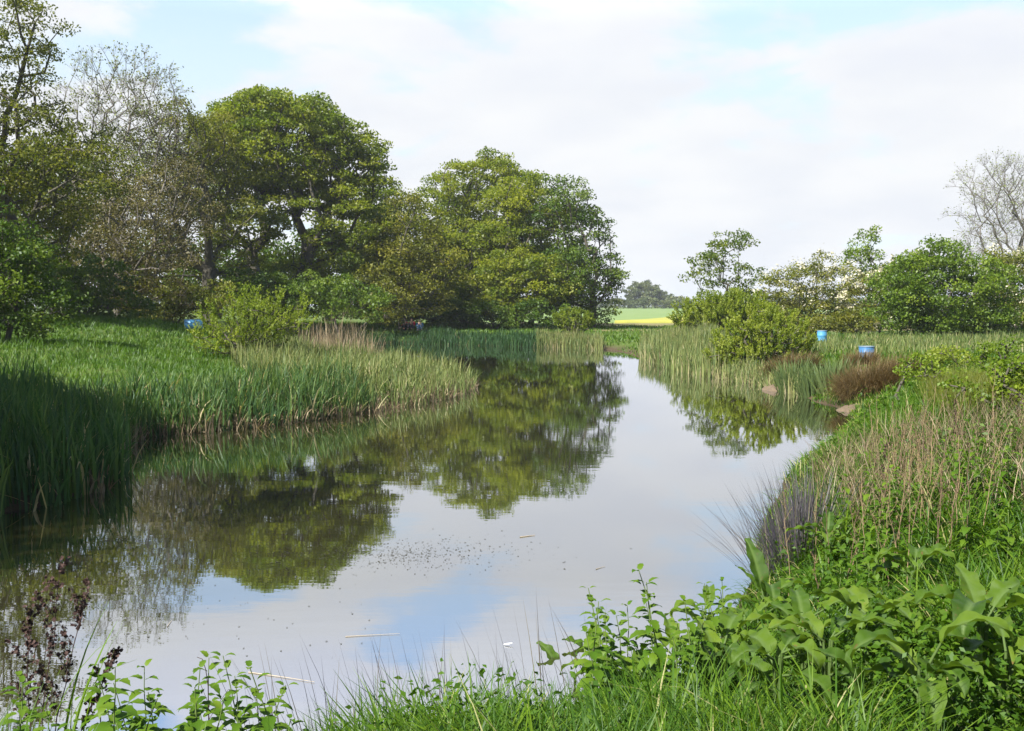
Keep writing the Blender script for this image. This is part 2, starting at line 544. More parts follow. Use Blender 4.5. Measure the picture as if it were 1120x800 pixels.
def ground_mat():
    m, t = new_mat('bank soil and turf')
    out = N(t, 'ShaderNodeOutputMaterial'); b = N(t, 'ShaderNodeBsdfPrincipled'); b.inputs['Roughness'].default_value = 0.95
    b.inputs['Specular IOR Level'].default_value = 0.1
    geo = N(t, 'ShaderNodeNewGeometry')
    n1 = N(t, 'ShaderNodeTexNoise'); n1.inputs['Scale'].default_value = 0.6; n1.inputs['Detail'].default_value = 10; n1.inputs['Roughness'].default_value = 0.7
    n2 = N(t, 'ShaderNodeTexNoise'); n2.inputs['Scale'].default_value = 9; n2.inputs['Detail'].default_value = 6
    L(t, geo.outputs['Position'], n1.inputs[0]); L(t, geo.outputs['Position'], n2.inputs[0])
    g = N(t, 'ShaderNodeMix', data_type='RGBA')
    g.inputs['A'].default_value = (.045, .085, .014, 1); g.inputs['B'].default_value = (.085, .125, .022, 1)
    L(t, n1.outputs[0], g.inputs['Factor'])
    e = N(t, 'ShaderNodeMix', data_type='RGBA'); e.inputs['B'].default_value = (.075, .055, .03, 1)
    k = N(t, 'ShaderNodeMapRange'); k.inputs['From Min'].default_value = 0.5; k.inputs['From Max'].default_value = 0.75
    L(t, n2.outputs[0], k.inputs[0]); L(t, k.outputs[0], e.inputs['Factor']); L(t, g.outputs['Result'], e.inputs['A'])
    sp = N(t, 'ShaderNodeSeparateXYZ'); L(t, geo.outputs['Position'], sp.inputs[0])
    mu = N(t, 'ShaderNodeMapRange'); mu.inputs['From Min'].default_value = 0.30; mu.inputs['From Max'].default_value = 0.08
    L(t, sp.outputs[2], mu.inputs[0])
    mm = N(t, 'ShaderNodeMix', data_type='RGBA'); mm.inputs['B'].default_value = (.060, .045, .026, 1)
    L(t, mu.outputs[0], mm.inputs['Factor']); L(t, e.outputs['Result'], mm.inputs['A'])
    L(t, mm.outputs['Result'], b.inputs['Base Color'])
    bp = N(t, 'ShaderNodeBump'); bp.inputs['Strength'].default_value = 1; bp.inputs['Distance'].default_value = 0.08
    L(t, n2.outputs[0], bp.inputs['Height']); L(t, bp.outputs[0], b.inputs['Normal'])
    L(t, b.outputs[0], out.inputs[0])
    return m


def water_mat():
    m, t = new_mat('pond water')
    out = N(t, 'ShaderNodeOutputMaterial')
    geo = N(t, 'ShaderNodeNewGeometry')
    mp = N(t, 'ShaderNodeMapping'); mp.inputs['Scale'].default_value = (0.9, 3.2, 1)
    L(t, geo.outputs['Position'], mp.inputs[0])
    n1 = N(t, 'ShaderNodeTexNoise'); n1.inputs['Scale'].default_value = 1.6; n1.inputs['Detail'].default_value = 3; n1.inputs['Roughness'].default_value = 0.5
    L(t, mp.outputs[0], n1.inputs[0])
    # patches of stiller and more ruffled water
    n3 = N(t, 'ShaderNodeTexNoise'); n3.inputs['Scale'].default_value = 0.16; n3.inputs['Detail'].default_value = 2
    L(t, geo.outputs['Position'], n3.inputs[0])
    amp = N(t, 'ShaderNodeMapRange'); amp.inputs['From Min'].default_value = 0.35; amp.inputs['From Max'].default_value = 0.65
    amp.inputs['To Min'].default_value = 0.3; amp.inputs['To Max'].default_value = 1.0
    L(t, n3.outputs[0], amp.inputs[0])
    hgt = math_n(t, 'MULTIPLY', n1.outputs[0], amp.outputs[0])
    bp = N(t, 'ShaderNodeBump'); bp.inputs['Strength'].default_value = 0.30; bp.inputs['Distance'].default_value = 0.0028
    L(t, hgt, bp.inputs['Height'])
    b = N(t, 'ShaderNodeBsdfDiffuse')
    n4 = N(t, 'ShaderNodeTexNoise'); n4.inputs['Scale'].default_value = 0.5; n4.inputs['Detail'].default_value = 5
    L(t, geo.outputs['Position'], n4.inputs[0])
    mc = N(t, 'ShaderNodeMix', data_type='RGBA'); mc.inputs['A'].default_value = (.013, .014, .005, 1); mc.inputs['B'].default_value = (.030, .026, .008, 1)
    L(t, n4.outputs[0], mc.inputs['Factor']); L(t, mc.outputs['Result'], b.inputs[0])
    g = N(t, 'ShaderNodeBsdfGlossy'); g.inputs['Roughness'].default_value = 0.012
    g.inputs['Color'].default_value = (.93, .95, 1, 1)
    L(t, bp.outputs[0], g.inputs['Normal'])
    lw = N(t, 'ShaderNodeLayerWeight'); lw.inputs['Blend'].default_value = 0.5
    fp = math_n(t, 'POWER', lw.outputs['Facing'], 3.5)
    fr = N(t, 'ShaderNodeMapRange'); fr.inputs['To Min'].default_value = 0.32; fr.inputs['To Max'].default_value = 1.0
    L(t, fp, fr.inputs[0])
    ms = N(t, 'ShaderNodeMixShader')
    L(t, fr.outputs[0], ms.inputs[0]); L(t, b.outputs[0], ms.inputs[1]); L(t, g.outputs[0], ms.inputs[2])
    L(t, ms.outputs[0], out.inputs[0])
    return m


# ------------------------------------------------------------------ the setting
def grid_axis(stops):
    """stops: (position, spacing) pairs"""
    xs = [stops[0][0]]
    for (a, sa), (b, sb) in zip(stops, stops[1:]):
        x = a
        while x < b - 1e-6:
            t = (x - a) / (b - a); x = x + sa + (sb - sa) * t
            xs.append(min(x, b))
        xs[-1] = b
    return np.array(sorted(set(np.round(xs, 4))))


xs = grid_axis([(-2500, 400), (-300, 40), (-60, 4), (-16, .8), (-9, .35), (9, .35), (20, .8), (60, 4), (300, 40), (2500, 400)])
ys = grid_axis([(-60, 8), (0, .5), (3, .3), (14, .3), (34, .6), (80, 1.5), (140, 8), (500, 40), (4500, 400)])
GX, GY = np.meshgrid(xs, ys)
GZ = ground_z(GX, GY)
V = np.stack([GX, GY, GZ], -1).reshape(-1, 3)
nx, ny = len(xs), len(ys)
ii = (np.arange(ny - 1)[:, None] * nx + np.arange(nx - 1)[None, :]).ravel()
F = np.stack([ii, ii + 1, ii + nx + 1, ii + nx], 1)
tag(mesh_obj('ground', V, F, ground_mat(), smooth=True), 'grassy ground sloping down to the pond and out to the fields', 'ground', kind='structure')
wx = np.linspace(-16, 10, 27); wy = np.linspace(3.0, 74, 72)
WX, WY = np.meshgrid(wx, wy)
V = np.stack([WX, WY, np.zeros_like(WX)], -1).reshape(-1, 3)
ii = (np.arange(71)[:, None] * 27 + np.arange(26)[None, :]).ravel()
F = np.stack([ii, ii + 1, ii + 28, ii + 27], 1)
tag(mesh_obj('water', V, F, water_mat()), 'still pond water mirroring the trees and clouds', 'water', kind='structure')


def field(name, label, cat, corners, mat, lift, nsub=24):
    """a field sheet over the ground, corners a,b (near) c,d (far)"""
    a, b, c, d = [np.array(p, float) for p in corners]
    u = np.linspace(0, 1, nsub)
    P = np.array([[(a * (1 - s) + b * s) * (1 - t) + (d * (1 - s) + c * s) * t for s in u] for t in u]).reshape(-1, 2)
    z = ground_z(P[:, 0], P[:, 1]) + lift
    z = z.reshape(nsub, nsub)
    V = np.column_stack([P, z.ravel()])
    i = (np.arange(nsub - 1)[:, None] * nsub + np.arange(nsub - 1)[None, :]).ravel()
    F = np.stack([i, i + 1, i + nsub + 1, i + nsub], 1)
    # skirt down to the soil along the near edge and sides
    edge = list(range(nsub)) + [k * nsub + nsub - 1 for k in range(1, nsub)]
    VB = V[edge].copy(); VB[:, 2] -= lift + .05
    n0 = len(V)
    FE = np.array([[edge[k + 1], edge[k], n0 + k, n0 + k + 1] for k in range(len(edge) - 1)])
    tag(mesh_obj(name, np.vstack([V, VB]), np.vstack([F, FE]), mat), label, cat, kind='structure')


def crop_mat(name, a, b, scale, sx=1, sy=1):
    m = plain_mat(name, a, rough=.95, spec=.05)
    t = m.node_tree
    no = [n for n in t.nodes if n.type == 'TEX_NOISE'][0]; no.inputs['Scale'].default_value = scale; no.inputs['Detail'].default_value = 8
    mx = [n for n in t.nodes if n.type == 'MIX'][0]
    mx.inputs['A'].default_value = (*a, 1); mx.inputs['B'].default_value = (*b, 1)
    mp = N(t, 'ShaderNodeMapping'); mp.inputs['Scale'].default_value = (sx, sy, 1)
    tc = [n for n in t.nodes if n.type == 'TEX_COORD'][0]
    L(t, tc.outputs['Object'], mp.inputs[0]); L(t, mp.outputs[0], no.inputs[0])
    return m


def P2(px, Y): return ((px - 560) / 1120 * Y, Y)


field('rough_field', 'olive brown rough field beyond the far bank', 'field', [P2(560, 80), P2(1000, 80), P2(1000, 112), P2(560, 112)],
      crop_mat('rough field', (.11, .11, .045), (.19, .16, .085), .5), 0.06)
field('rapeseed_field', 'bright yellow strip of rapeseed in flower between two fields', 'field', [P2(672, 113), P2(860, 113), P2(800, 270), P2(680, 117)],
      crop_mat('rapeseed flower', (.21, .22, .05), (.31, .29, .07), 1.2), 0.35)
field('green_field', 'pale green crop field below the distant hedge', 'field', [P2(520, 113.5), P2(1100, 113.5), P2(1100, 400), P2(520, 400)],
      crop_mat('green crop', (.10, .16, .05), (.17, .22, .09), .2, 1, .4), 0.05)


# ------------------------------------------------------------------ trees
def skeleton(base, A, trunk_h, r_tip, seg=1.0, stems=1, spread=0.4, penal=0.30, power=0.5, down=1.0, wob=.12):
    """attraction points A joined to a growing branch tree; returns tube segment arrays"""
    nodes = []; par = []; plen = []
    for s in range(stems):
        ang = 2 * pi * s / max(stems, 1) + random.random()
        off = np.array([cos(ang), sin(ang), 0]) * (spread * .35 if stems > 1 else 0)
        tip = np.array([cos(ang), sin(ang), 0]) * (spread * (1 + trunk_h * .22) if stems > 1 else 0)
        k = max(3, int(trunk_h / seg) + 1); prev = -1
        for i in range(k + 1):
            t = i / k
            j = np.array([random.uniform(-1, 1), random.uniform(-1, 1), 0]) * wob * (t > 0) * trunk_h * .12
            p = np.array(base, float) + off * (1 - t) + tip * t + np.array([0, 0, trunk_h * t]) + j
            if i == 0: p[2] -= 0.25
            nodes.append(p); par.append(prev); plen.append(t * trunk_h * .5); prev = len(nodes) - 1
    cap = len(nodes) + len(A) * 12 + 10
    NP = np.zeros((cap, 3)); NL = np.zeros(cap); n = len(nodes)
    NP[:n] = nodes; NL[:n] = plen
    top = np.array(base) + np.array([0, 0, trunk_h])
    order = np.argsort(np.linalg.norm(A - top, axis=1) + rng.normal(0, .5, len(A)))
    ends = []
    allowed0 = 1
    for ai in order:
        a = A[ai]
        d = np.linalg.norm(NP[:n] - a, axis=1)
        cost = d + penal * NL[:n] + down * np.maximum(0, NP[:n, 2] - a[2])
        cost[:n][NP[:n, 2] < base[2] + trunk_h * .35] += 3
        k = int(np.argmin(cost)); L_ = d[k]
        m = max(1, min(11, int(round(L_ / seg))))
        p0 = NP[k].copy(); prev = k
        dirn = (a - p0)
        for i in range(1, m + 1):
            t = i / m
            p = p0 + dirn * t + np.array([0, 0, 1.0]) * (0.14 * L_ * sin(pi * t))
            if i < m: p = p + rng.normal(0, wob * .5 * L_ / m, 3)
            NP[n] = p; par.append(prev); NL[n] = NL[prev] + L_ / m; prev = n; n += 1
        ends.append(prev)
    NP = NP[:n]; par = np.array(par)
    cnt = np.zeros(n)
    for e in ends: cnt[e] += 1
    for i in range(n - 1, -1, -1):
        if par[i] >= 0: cnt[par[i]] += cnt[i]
    cnt = np.maximum(cnt, 1)
    R = r_tip * cnt ** power
    ch = np.where(par >= 0)[0]
    Pa = NP[par[ch]]; Pb = NP[ch]
    rp = np.minimum(R[par[ch]], R[ch] * 1.25)
    # flare at the foot
    return Pa, Pb, rp, R[ch], NP[ends] if len(ends) else A, A[order]


def crown_points(lobes, Y, spacing, shell=0.5):
    """cluster centres inside ellipsoid lobes given in photo pixels at depth Y (+dy)"""
    pts = []; outn = []
    for lb in lobes:
        px, py, rx, ry = lb[:4]; dy = lb[4] if len(lb) > 4 else 0; dens = lb[5] if len(lb) > 5 else 1
        c = at_y(px, py, Y + dy)
        sx = rx / FPX * (Y + dy); sz = ry / FPX * (Y + dy); sy = (lb[6] if len(lb) > 6 else 1) * min(sx * .95, 7.5) if sx > sz else sx
        vol = 4 / 3 * pi * sx * sy * sz
        n = int(dens * vol / spacing ** 3 * 1.1) + 4
        n = min(n, 900)
        u = rvec(n)
        r = rng.uniform(shell ** 3, 1, n) ** (1 / 3)
        r *= 1 + 0.10 * np.sin(u[:, 0] * 5 + px) * np.sin(u[:, 2] * 6 + py)   # uneven outline
        p = c + u * r[:, None] * np.array([sx, sy, sz])
        pts.append(p); outn.append(u)
    P = np.concatenate(pts); U = np.concatenate(outn)
    # thin out to spacing
    keep = []
    sp = spacing * .62
    cell = {}
    for i in rng.permutation(len(P)):
        key = tuple((P[i] / sp).astype(int)); ok = True
        for dx in (-1, 0, 1):
            for dy in (-1, 0, 1):
                for dz in (-1, 0, 1):
                    for j in cell.get((key[0] + dx, key[1] + dy, key[2] + dz), ()):
                        if np.sum((P[i] - P[j]) ** 2) < sp * sp: ok = False; break
                    if not ok: break
                if not ok: break
            if not ok: break
        if ok: cell.setdefault(key, []).append(i); keep.append(i)
    return P[keep], U[keep]


def tree(name, label, cat, bx, Y, lobes, leafm, spacing=1.3, per=55, leaf=0.24, clump=0.85, flat=0.5, barkm='bark', trunk_frac=0.25,
         r_tip=0.022, stems=1, spread=.4, group=None, shell=.5, up=.7, aspect=.65, tvar=.18, shoots=False, twigs=0, blossom=0,
         part='crown', penal=.3, seg=1.0, power=.5, tshift=0, minz=None, blossom_size=None, trunkpart='trunk'):
    """bx: photo x of the trunk foot, Y: depth"""
    X = (bx - 560) / FPX * Y
    bz = gz(X, Y)
    base = np.array([X, Y, bz])
    root = empty(name, base, label, cat, group)
    if not twigs: spacing *= .88; per = int(per * 2.0)
    if shoots: per = int(per * 1.7)
    C, U = crown_points(lobes, Y, spacing, shell)
    gzz = ground_z(C[:, 0], C[:, 1])
    ok = C[:, 2] > gzz + 0.15
    C = C[ok]; U = U[ok]
    top = C[:, 2].max() - bz
    Pa, Pb, ra, rb, ends, A = skeleton(base, C, trunk_frac * top, r_tip, seg=seg, stems=stems, spread=spread, penal=penal, power=power)
    V, F = tubes(Pa - base, Pb - base, ra, rb, 5 if len(Pa) < 4000 else 4)
    mesh_obj(trunkpart, V, F, M[barkm], root, smooth=True)
    n = len(C)
    if not twigs: leaf *= .90
    if shoots:
        # upright whippy shoots with leaves along them
        k = per
        idx = np.repeat(np.arange(n), k)
        s = rng.integers(0, 5, n * k)
        sdir = U[idx] * .5 + np.array([0, 0, .9]) + np.stack([np.sin(idx * 3.3 + s * 2.1), np.cos(idx * 5.1 + s * 1.7), np.sin(idx + s * 4.0) * .4], 1) * .5
        sdir /= np.linalg.norm(sdir, axis=1, keepdims=True)
        t = rng.uniform(-0.5, 1, n * k) ** 1.0
        P = C[idx] + sdir * (t * clump)[:, None] + rng.normal(0, .05 * clump, (n * k, 3))
        tint = .5 + rng.normal(0, tvar, n)[idx] + rng.normal(0, .12, n * k) + tshift
        V, F, T = leaf_quads(P - base, leaf, up=.3, aspect=aspect, tint=tint, direction=sdir, dmix=.6)
    elif twigs:
        # fine twigs with buds
        k = twigs
        idx = np.repeat(np.arange(n), k)
        d = U[idx] * .9 + rvec(n * k) * .9 + np.array([0, 0, .45]); d /= np.linalg.norm(d, axis=1, keepdims=True)
        ln = rng.uniform(.5, 1.1, n * k) * clump
        B = C[idx] + d * ln[:, None]
        a, b = tubes(C[idx] - base, B - base, np.full(n * k, r_tip * .5), np.full(n * k, r_tip * .28), 3)
        d2 = d + rvec(n * k) * .7; d2 /= np.linalg.norm(d2, axis=1, keepdims=True)
        mid = C[idx] + d * (ln * .5)[:, None]
        B2 = mid + d2 * (ln * .6)[:, None]
        a2, b2 = tubes(mid - base, B2 - base, np.full(n * k, r_tip * .4), np.full(n * k, r_tip * .25), 3)
        mesh_obj('twigs', np.vstack([a, a2]), np.vstack([b, b2 + len(a)]), M[barkm], root)
        P = np.concatenate([B, B2, C[idx] + d * (ln * .7)[:, None]])
        m = rng.random(len(P)) < per / 10.0
        P = P[m] + rng.normal(0, .05, (m.sum(), 3))
        tint = .5 + rng.normal(0, .25, len(P)) + tshift
        V, F, T = leaf_quads(P - base, leaf, up=.2, aspect=aspect, tint=tint)
    else:
        cs = rng.uniform(.7, 1.3, n)
        k = np.maximum(6, (per * cs ** 2 * rng.uniform(.6, 1.3, n)).astype(int))
        idx = np.repeat(np.arange(n), k)
        m = len(idx)
        off = rvec(m) * (rng.random(m) ** .42)[:, None] * (clump * cs[idx])[:, None]
        off[:, 2] = off[:, 2] * flat - 0.12 * np.sum(off[:, :2] ** 2, 1) / clump
        P = C[idx] + off
        tint = .5 + rng.normal(0, tvar, n)[idx] + rng.normal(0, .14, m) + tshift
        out = off / (np.linalg.norm(off, axis=1, keepdims=True) + 1e-6)
        V, F, T = leaf_quads(P - base, leaf, up=up, aspect=aspect, tint=tint, direction=out, dmix=.4)
    if minz is None: minz = .05
    mesh_obj(part, V, F, M[leafm], root, T)
    if blossom:
        sel = rng.random(n) < .8
        Cb = C[sel] + U[sel] * clump * .5
        idx = np.repeat(np.arange(len(Cb)), blossom)
        # sprays: short lines of blossom
        dd = rvec(len(Cb)) * np.array([1, 1, .5]); 
        P = Cb[idx] + dd[idx] * rng.uniform(-.7, .7, len(idx))[:, None] * clump + rng.normal(0, .10, (len(idx), 3)) + np.array([0, 0, .08])
        V, F, T = leaf_quads(P - base, blossom_size or leaf * .7, up=1.0, aspect=.9, tint=rng.random(len(P)))
        mesh_obj('blossom', V, F, M['blossom'], root, T)
    return root


ST = 'trees of the wood on the far left bank'
# -- the big trees, far left to centre
tree('ash_tree', 'tallest tree at the left edge, grey twigs on top and ragged olive leaves below', 'tree', 14, 44,
     [(-30, 40, 95, 80, 0, .5), (0, 160, 110, 65, 0, 1), (70, 185, 75, 45, -2, .8), (-10, 240, 110, 60, 1, 1), (20, 60, 45, 80, 1, .3)], 'olive', spacing=1.0, per=42, leaf=.15, clump=.66,
     flat=.45, r_tip=.020, trunk_frac=.3, group=ST, shell=.3, tshift=-.1)
tree('bare_tree', 'round topped tree in bud, its pale twigs against the sky right of the left edge', 'tree', 128, 62,
     [(135, 130, 72, 72, 0, 1.2), (95, 175, 50, 60, 0, .8), (160, 190, 60, 60, 0, .8)], 'bud', spacing=.9, per=6, leaf=.14, clump=.8, barkm='barkgrey',
     r_tip=.012, trunk_frac=.35, twigs=7, group=ST, shell=.2, power=.48)
tree('bronze_tree', 'brownish young leaved tree hanging low behind the meadow, under the tree in bud', 'tree', 150, 57,
     [(130, 245, 75, 60, 0, 1), (160, 300, 60, 50, -2, .9), (110, 290, 60, 50, -1, .9), (190, 230, 50, 60, 2, .8)], 'brownleaf', spacing=.95, per=30, leaf=.14, clump=.6,
     r_tip=.016, trunk_frac=.2, group=ST, shell=.1, barkm='barkgrey')
tree('oak_tree', 'olive leaved tree with a stout dark trunk left of the great dome shaped sycamore', 'tree', 229, 66,
     [(195, 165, 62, 52, 0, .9), (225, 190, 55, 55, 2, .9), (170, 210, 40, 60, 0, .7), (250, 240, 45, 30, -2, .6), (200, 130, 40, 22, 1, .9), (240, 290, 60, 22, 3, .6), (180, 275, 35, 35, 0, .6)], 'olive',
     spacing=1.15, per=42, leaf=.18, clump=.75, r_tip=.026, trunk_frac=.30, group=ST, shell=.35)
tree('sycamore_tree', 'great dome shaped sycamore with several dark stems, the broadest crown in the wood', 'tree', 312, 76,
     [(310, 160, 92, 56, 0, 1.1), (262, 160, 55, 45, -1, 1), (372, 185, 50, 60, 0, 1), (240, 200, 45, 45, 1, .8), (395, 235, 42, 55, -1, 1), (335, 232, 60, 18, -3, .7), (262, 255, 50, 22, -3, .7), (300, 300, 50, 24, 3, .7),
      (370, 290, 55, 45, 0, .9), (300, 120, 70, 18, 0, 1)], 'syc',
     spacing=1.35, per=70, leaf=.25, clump=.95, flat=.42, r_tip=.030, trunk_frac=.22, stems=4, spread=1.3, group=ST, shell=.55, tshift=.16)
tree('lime_tree', 'tree peeping out behind the right shoulder of the dome shaped sycamore', 'tree', 425, 88,
     [(412, 230, 38, 46, 0, 1), (435, 215, 18, 14, 0, 1), (430, 270, 50, 60, 0, 1)], 'syc', spacing=1.4, per=60, leaf=.26, clump=1.0, flat=.5, r_tip=.028, group=ST, shell=.3, tshift=.12)
tree('bronze_tree', 'bronze tinged tree drooping between the two highest green crowns above the people', 'tree', 440, 75,
     [(445, 270, 40, 55, 0, 1.1), (425, 320, 45, 35, -2, 1.1), (470, 300, 36, 45, 0, 1)], 'olive', spacing=1.15, per=55, leaf=.20, clump=.85, r_tip=.024, group=ST, shell=.2, tshift=.1)
tree('sycamore_tree', 'tall layered sycamore with a ragged top rising in the middle of the photo', 'tree', 512, 92,
     [(530, 190, 42, 26, 0, 1.1), (500, 205, 40, 22, 0, .9), (495, 250, 45, 36, 0, 1), (555, 215, 34, 34, 1, .9), (520, 285, 60, 46, -2, 1), (480, 310, 40, 40, -2, 1)], 'syc',
     spacing=1.35, per=70, leaf=.26, clump=1.0, flat=.42, r_tip=.028, trunk_frac=.25, stems=2, spread=.7, group=ST, shell=.45, tshift=.2)
tree('sycamore_tree', 'broad sycamore hanging low over the far water, centre of the right hand group', 'tree', 575, 87,
     [(565, 250, 46, 58, 0, 1), (590, 225, 36, 34, 0, 1), (575, 310, 62, 36, -3, 1), (530, 325, 46, 26, -4, 1)], 'syc',
     spacing=1.35, per=70, leaf=.27, clump=1.0, flat=.45, r_tip=.028, trunk_frac=.2, stems=2, spread=.9, group=ST, shell=.5, tshift=.22)
tree('maple_tree', 'darker loose tree ending the wood on its right, sky showing through its top', 'tree', 648, 84,
     [(615, 225, 34, 34, 0, .8), (640, 255, 30, 38, 0, .8), (655, 300, 26, 38, 0, 1), (625, 300, 36, 40, -1, 1), (655, 335, 25, 22, 0, 1), (605, 200, 14, 12, 0, .8)], 'dark',
     spacing=1.15, per=50, leaf=.22, clump=.8, flat=.5, r_tip=.024, trunk_frac=.2, group=ST, shell=.35, tshift=.12)
# trees behind, filling the depth of the wood
BK = 'trees deeper in the wood'
for bx, Y, lbs, lab in [
    (60, 72, [(60, 250, 90, 70), (30, 200, 60, 50), (100, 300, 80, 40)], 'shaded tree deep in the wood behind the bronze tree near the left edge'),
    (360, 96, [(350, 290, 90, 36), (300, 300, 60, 30), (410, 290, 50, 45)], 'shaded tree deep in the wood behind the stems of the dome shaped sycamore'),
    (240, 92, [(230, 300, 70, 30), (180, 290, 50, 40)], 'low shaded tree deep in the wood behind the stout dark trunk'),
    (560, 100, [(560, 290, 90, 50), (500, 300, 60, 50)], 'shaded tree deep in the wood behind the sycamores over the far water')]:
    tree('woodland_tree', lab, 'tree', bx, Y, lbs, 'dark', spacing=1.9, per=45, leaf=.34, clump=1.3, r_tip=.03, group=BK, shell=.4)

# -- undergrowth on the left
UG = 'shrubs under the wood'


def shrub(name, label, bx, Y, lobes, mat, spacing=.8, per=50, leaf=.15, clump=.6, group=UG, **kw):
    kw.setdefault('stems', 3); kw.setdefault('spread', .4); kw.setdefault('trunk_frac', .2); kw.setdefault('r_tip', .012)
    return tree(name, label, 'shrub', bx, Y, lobes, mat, spacing=spacing, per=per, leaf=leaf, clump=clump, group=group,
                part='foliage', trunkpart='stems', seg=.6, **kw)


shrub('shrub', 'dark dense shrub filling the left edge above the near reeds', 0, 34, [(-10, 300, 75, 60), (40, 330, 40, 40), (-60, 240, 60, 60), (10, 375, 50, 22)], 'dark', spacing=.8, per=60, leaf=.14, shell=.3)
shrub('shrub', 'dark shrub at the foot of the bronze tree behind the meadow', 90, 50, [(85, 310, 55, 38), (130, 335, 40, 20)], 'dark', per=60, leaf=.18, shell=.3, spacing=.95)
shrub('shrub', 'greyish bramble mound behind the blue drum on the meadow', 190, 56, [(165, 325, 45, 26), (215, 325, 45, 22)], 'haw', per=60, leaf=.17, shell=.3, spacing=.9)
shrub('shrub', 'dark shrub between the willow bush and the dome shaped sycamore stems', 290, 66, [(290, 320, 60, 26), (350, 325, 50, 28)], 'dark', per=60, leaf=.2, shell=.3, spacing=1)
shrub('shrub', 'low leafy shrub with sunlit tips above the pale dry reeds', 370, 62, [(345, 320, 30, 26), (385, 330, 40, 24)], 'dark', per=50, leaf=.2, shell=.3, spacing=1, tshift=.1)
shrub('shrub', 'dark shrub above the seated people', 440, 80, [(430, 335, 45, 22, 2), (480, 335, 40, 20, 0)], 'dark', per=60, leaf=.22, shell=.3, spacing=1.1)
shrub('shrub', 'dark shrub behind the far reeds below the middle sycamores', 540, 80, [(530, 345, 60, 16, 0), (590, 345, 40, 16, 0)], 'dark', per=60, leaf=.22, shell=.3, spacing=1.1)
shrub('willow_bush', 'yellow green willow bush with upright whips beside the left reeds', 272, 36, [(272, 355, 50, 34), (300, 350, 40, 22), (250, 375, 40, 18)], 'willow', spacing=.5, per=30, leaf=.10, clump=.5,
      shoots=True, aspect=.4, tshift=.05, group='willow bushes round the pond', shell=.2)
shrub('round_bush', 'small rounded yellow green bush alone on the far bank', 628, 66, [(628, 352, 23, 13)], 'willow', spacing=.45, per=50, leaf=.14, clump=.35, shoots=True, aspect=.4,
      group='willow bushes round the pond', shell=.3)

# -- right side
shrub('willow_bush', 'feathery olive willow bush below the lone small tree', 785, 56, [(785, 343, 36, 20), (758, 350, 24, 14), (812, 343, 28, 20)], 'willow', spacing=.55, per=48, leaf=.15, clump=.6, shoots=True,
      aspect=.4, tshift=.1, group='willow bushes round the pond', shell=.2)
shrub('willow_bush', 'broad bright yellow green willow bush at the water on the right bank', 835, 38, [(838, 372, 50, 34), (798, 385, 26, 24), (862, 384, 26, 22), (820, 396, 40, 16)], 'willow', spacing=.42, per=46, leaf=.10, clump=.36,
      shoots=True, aspect=.45, tshift=.2, group='willow bushes round the pond', shell=.25)
tree('young_tree', 'lone small tree with an open leaning crown on the right bank', 'tree', 793, 70,
     [(800, 270, 24, 20, 0, 1), (782, 293, 34, 22, 0, .8), (765, 300, 20, 16, 0, .7), (812, 300, 22, 22, 0, .9), (795, 325, 36, 14, 0, .8)], 'syc', spacing=.95, per=26, leaf=.19, clump=.5, flat=.6,
     r_tip=.012, trunk_frac=.3, shell=.2, tshift=-.15)
shrub('hawthorn', 'broad hawthorn dotted with cream blossom right of the lone small tree', 880, 66, [(870, 320, 40, 34), (905, 312, 36, 34), (850, 335, 30, 22), (890, 345, 46, 20)], 'haw', spacing=.95, per=55, leaf=.16,
      clump=.65, blossom=14, blossom_size=.12, group='hawthorns behind the right bank', shell=.35, tshift=.1)
shrub('hawthorn', 'hawthorn laden with white blossom against the big round bush', 960, 64, [(950, 325, 28, 34), (985, 305, 30, 24), (940, 345, 24, 18)], 'haw', spacing=.9, per=50, leaf=.16, clump=.62, blossom=55,
      blossom_size=.14, group='hawthorns behind the right bank', shell=.35)
shrub('hawthorn', 'blossoming hawthorn at the right edge behind the big round bush', 1115, 60, [(1110, 310, 40, 40), (1130, 340, 50, 24)], 'haw', spacing=.9, per=50, leaf=.16, clump=.62, blossom=28,
      blossom_size=.12, group='hawthorns behind the right bank', shell=.35)
tree('young_tree', 'slender bright green sapling standing up behind the white hawthorn', 'tree', 950, 72,
     [(950, 262, 15, 16, 0, 1), (945, 285, 22, 16, 0, .9), (960, 300, 22, 14, 0, .9)], 'bright', spacing=.75, per=34, leaf=.18, clump=.45, flat=.8, r_tip=.014, trunk_frac=.4, shell=.1, tshift=.25)
shrub('round_bush', 'big dense round green bush on the right, the tallest of the bushes', 1030, 56, [(1030, 315, 66, 48), (985, 330, 36, 38), (1080, 325, 34, 42), (1020, 290, 40, 28), (1045, 350, 60, 20)], 'bright', spacing=.85, per=60,
      leaf=.17, clump=.6, group='round bushes on the right', shell=.6, tshift=-.05)
tree('bare_tree', 'bare spreading tree just coming into bud behind the big round bush, top right', 'tree', 1105, 84,
     [(1090, 215, 44, 40, 0, 1), (1120, 220, 50, 48, 0, 1), (1075, 240, 34, 24, 0, .9), (1110, 270, 60, 22, 0, .7)], 'bud', spacing=.95, per=4, leaf=.13, clump=1.0, barkm='barkgrey', r_tip=.013,
     trunk_frac=.35, twigs=9, shell=.1, power=.48, tshift=.2)
shrub('shrub', 'small fresh green shrub in front of the reeds on the right bank', 1040, 26, [(1040, 392, 32, 16), (1060, 400, 26, 14)], 'willow', spacing=.32, per=30, leaf=.07, clump=.25, group='low shrubs on the right bank', shell=.2, tshift=.05)
shrub('shrub', 'low green shrub at the right edge among the tall herbs', 1110, 18, [(1110, 395, 40, 26), (1080, 415, 30, 16)], 'bright', spacing=.28, per=30, leaf=.06, clump=.22, group='low shrubs on the right bank', shell=.2, tshift=.1)

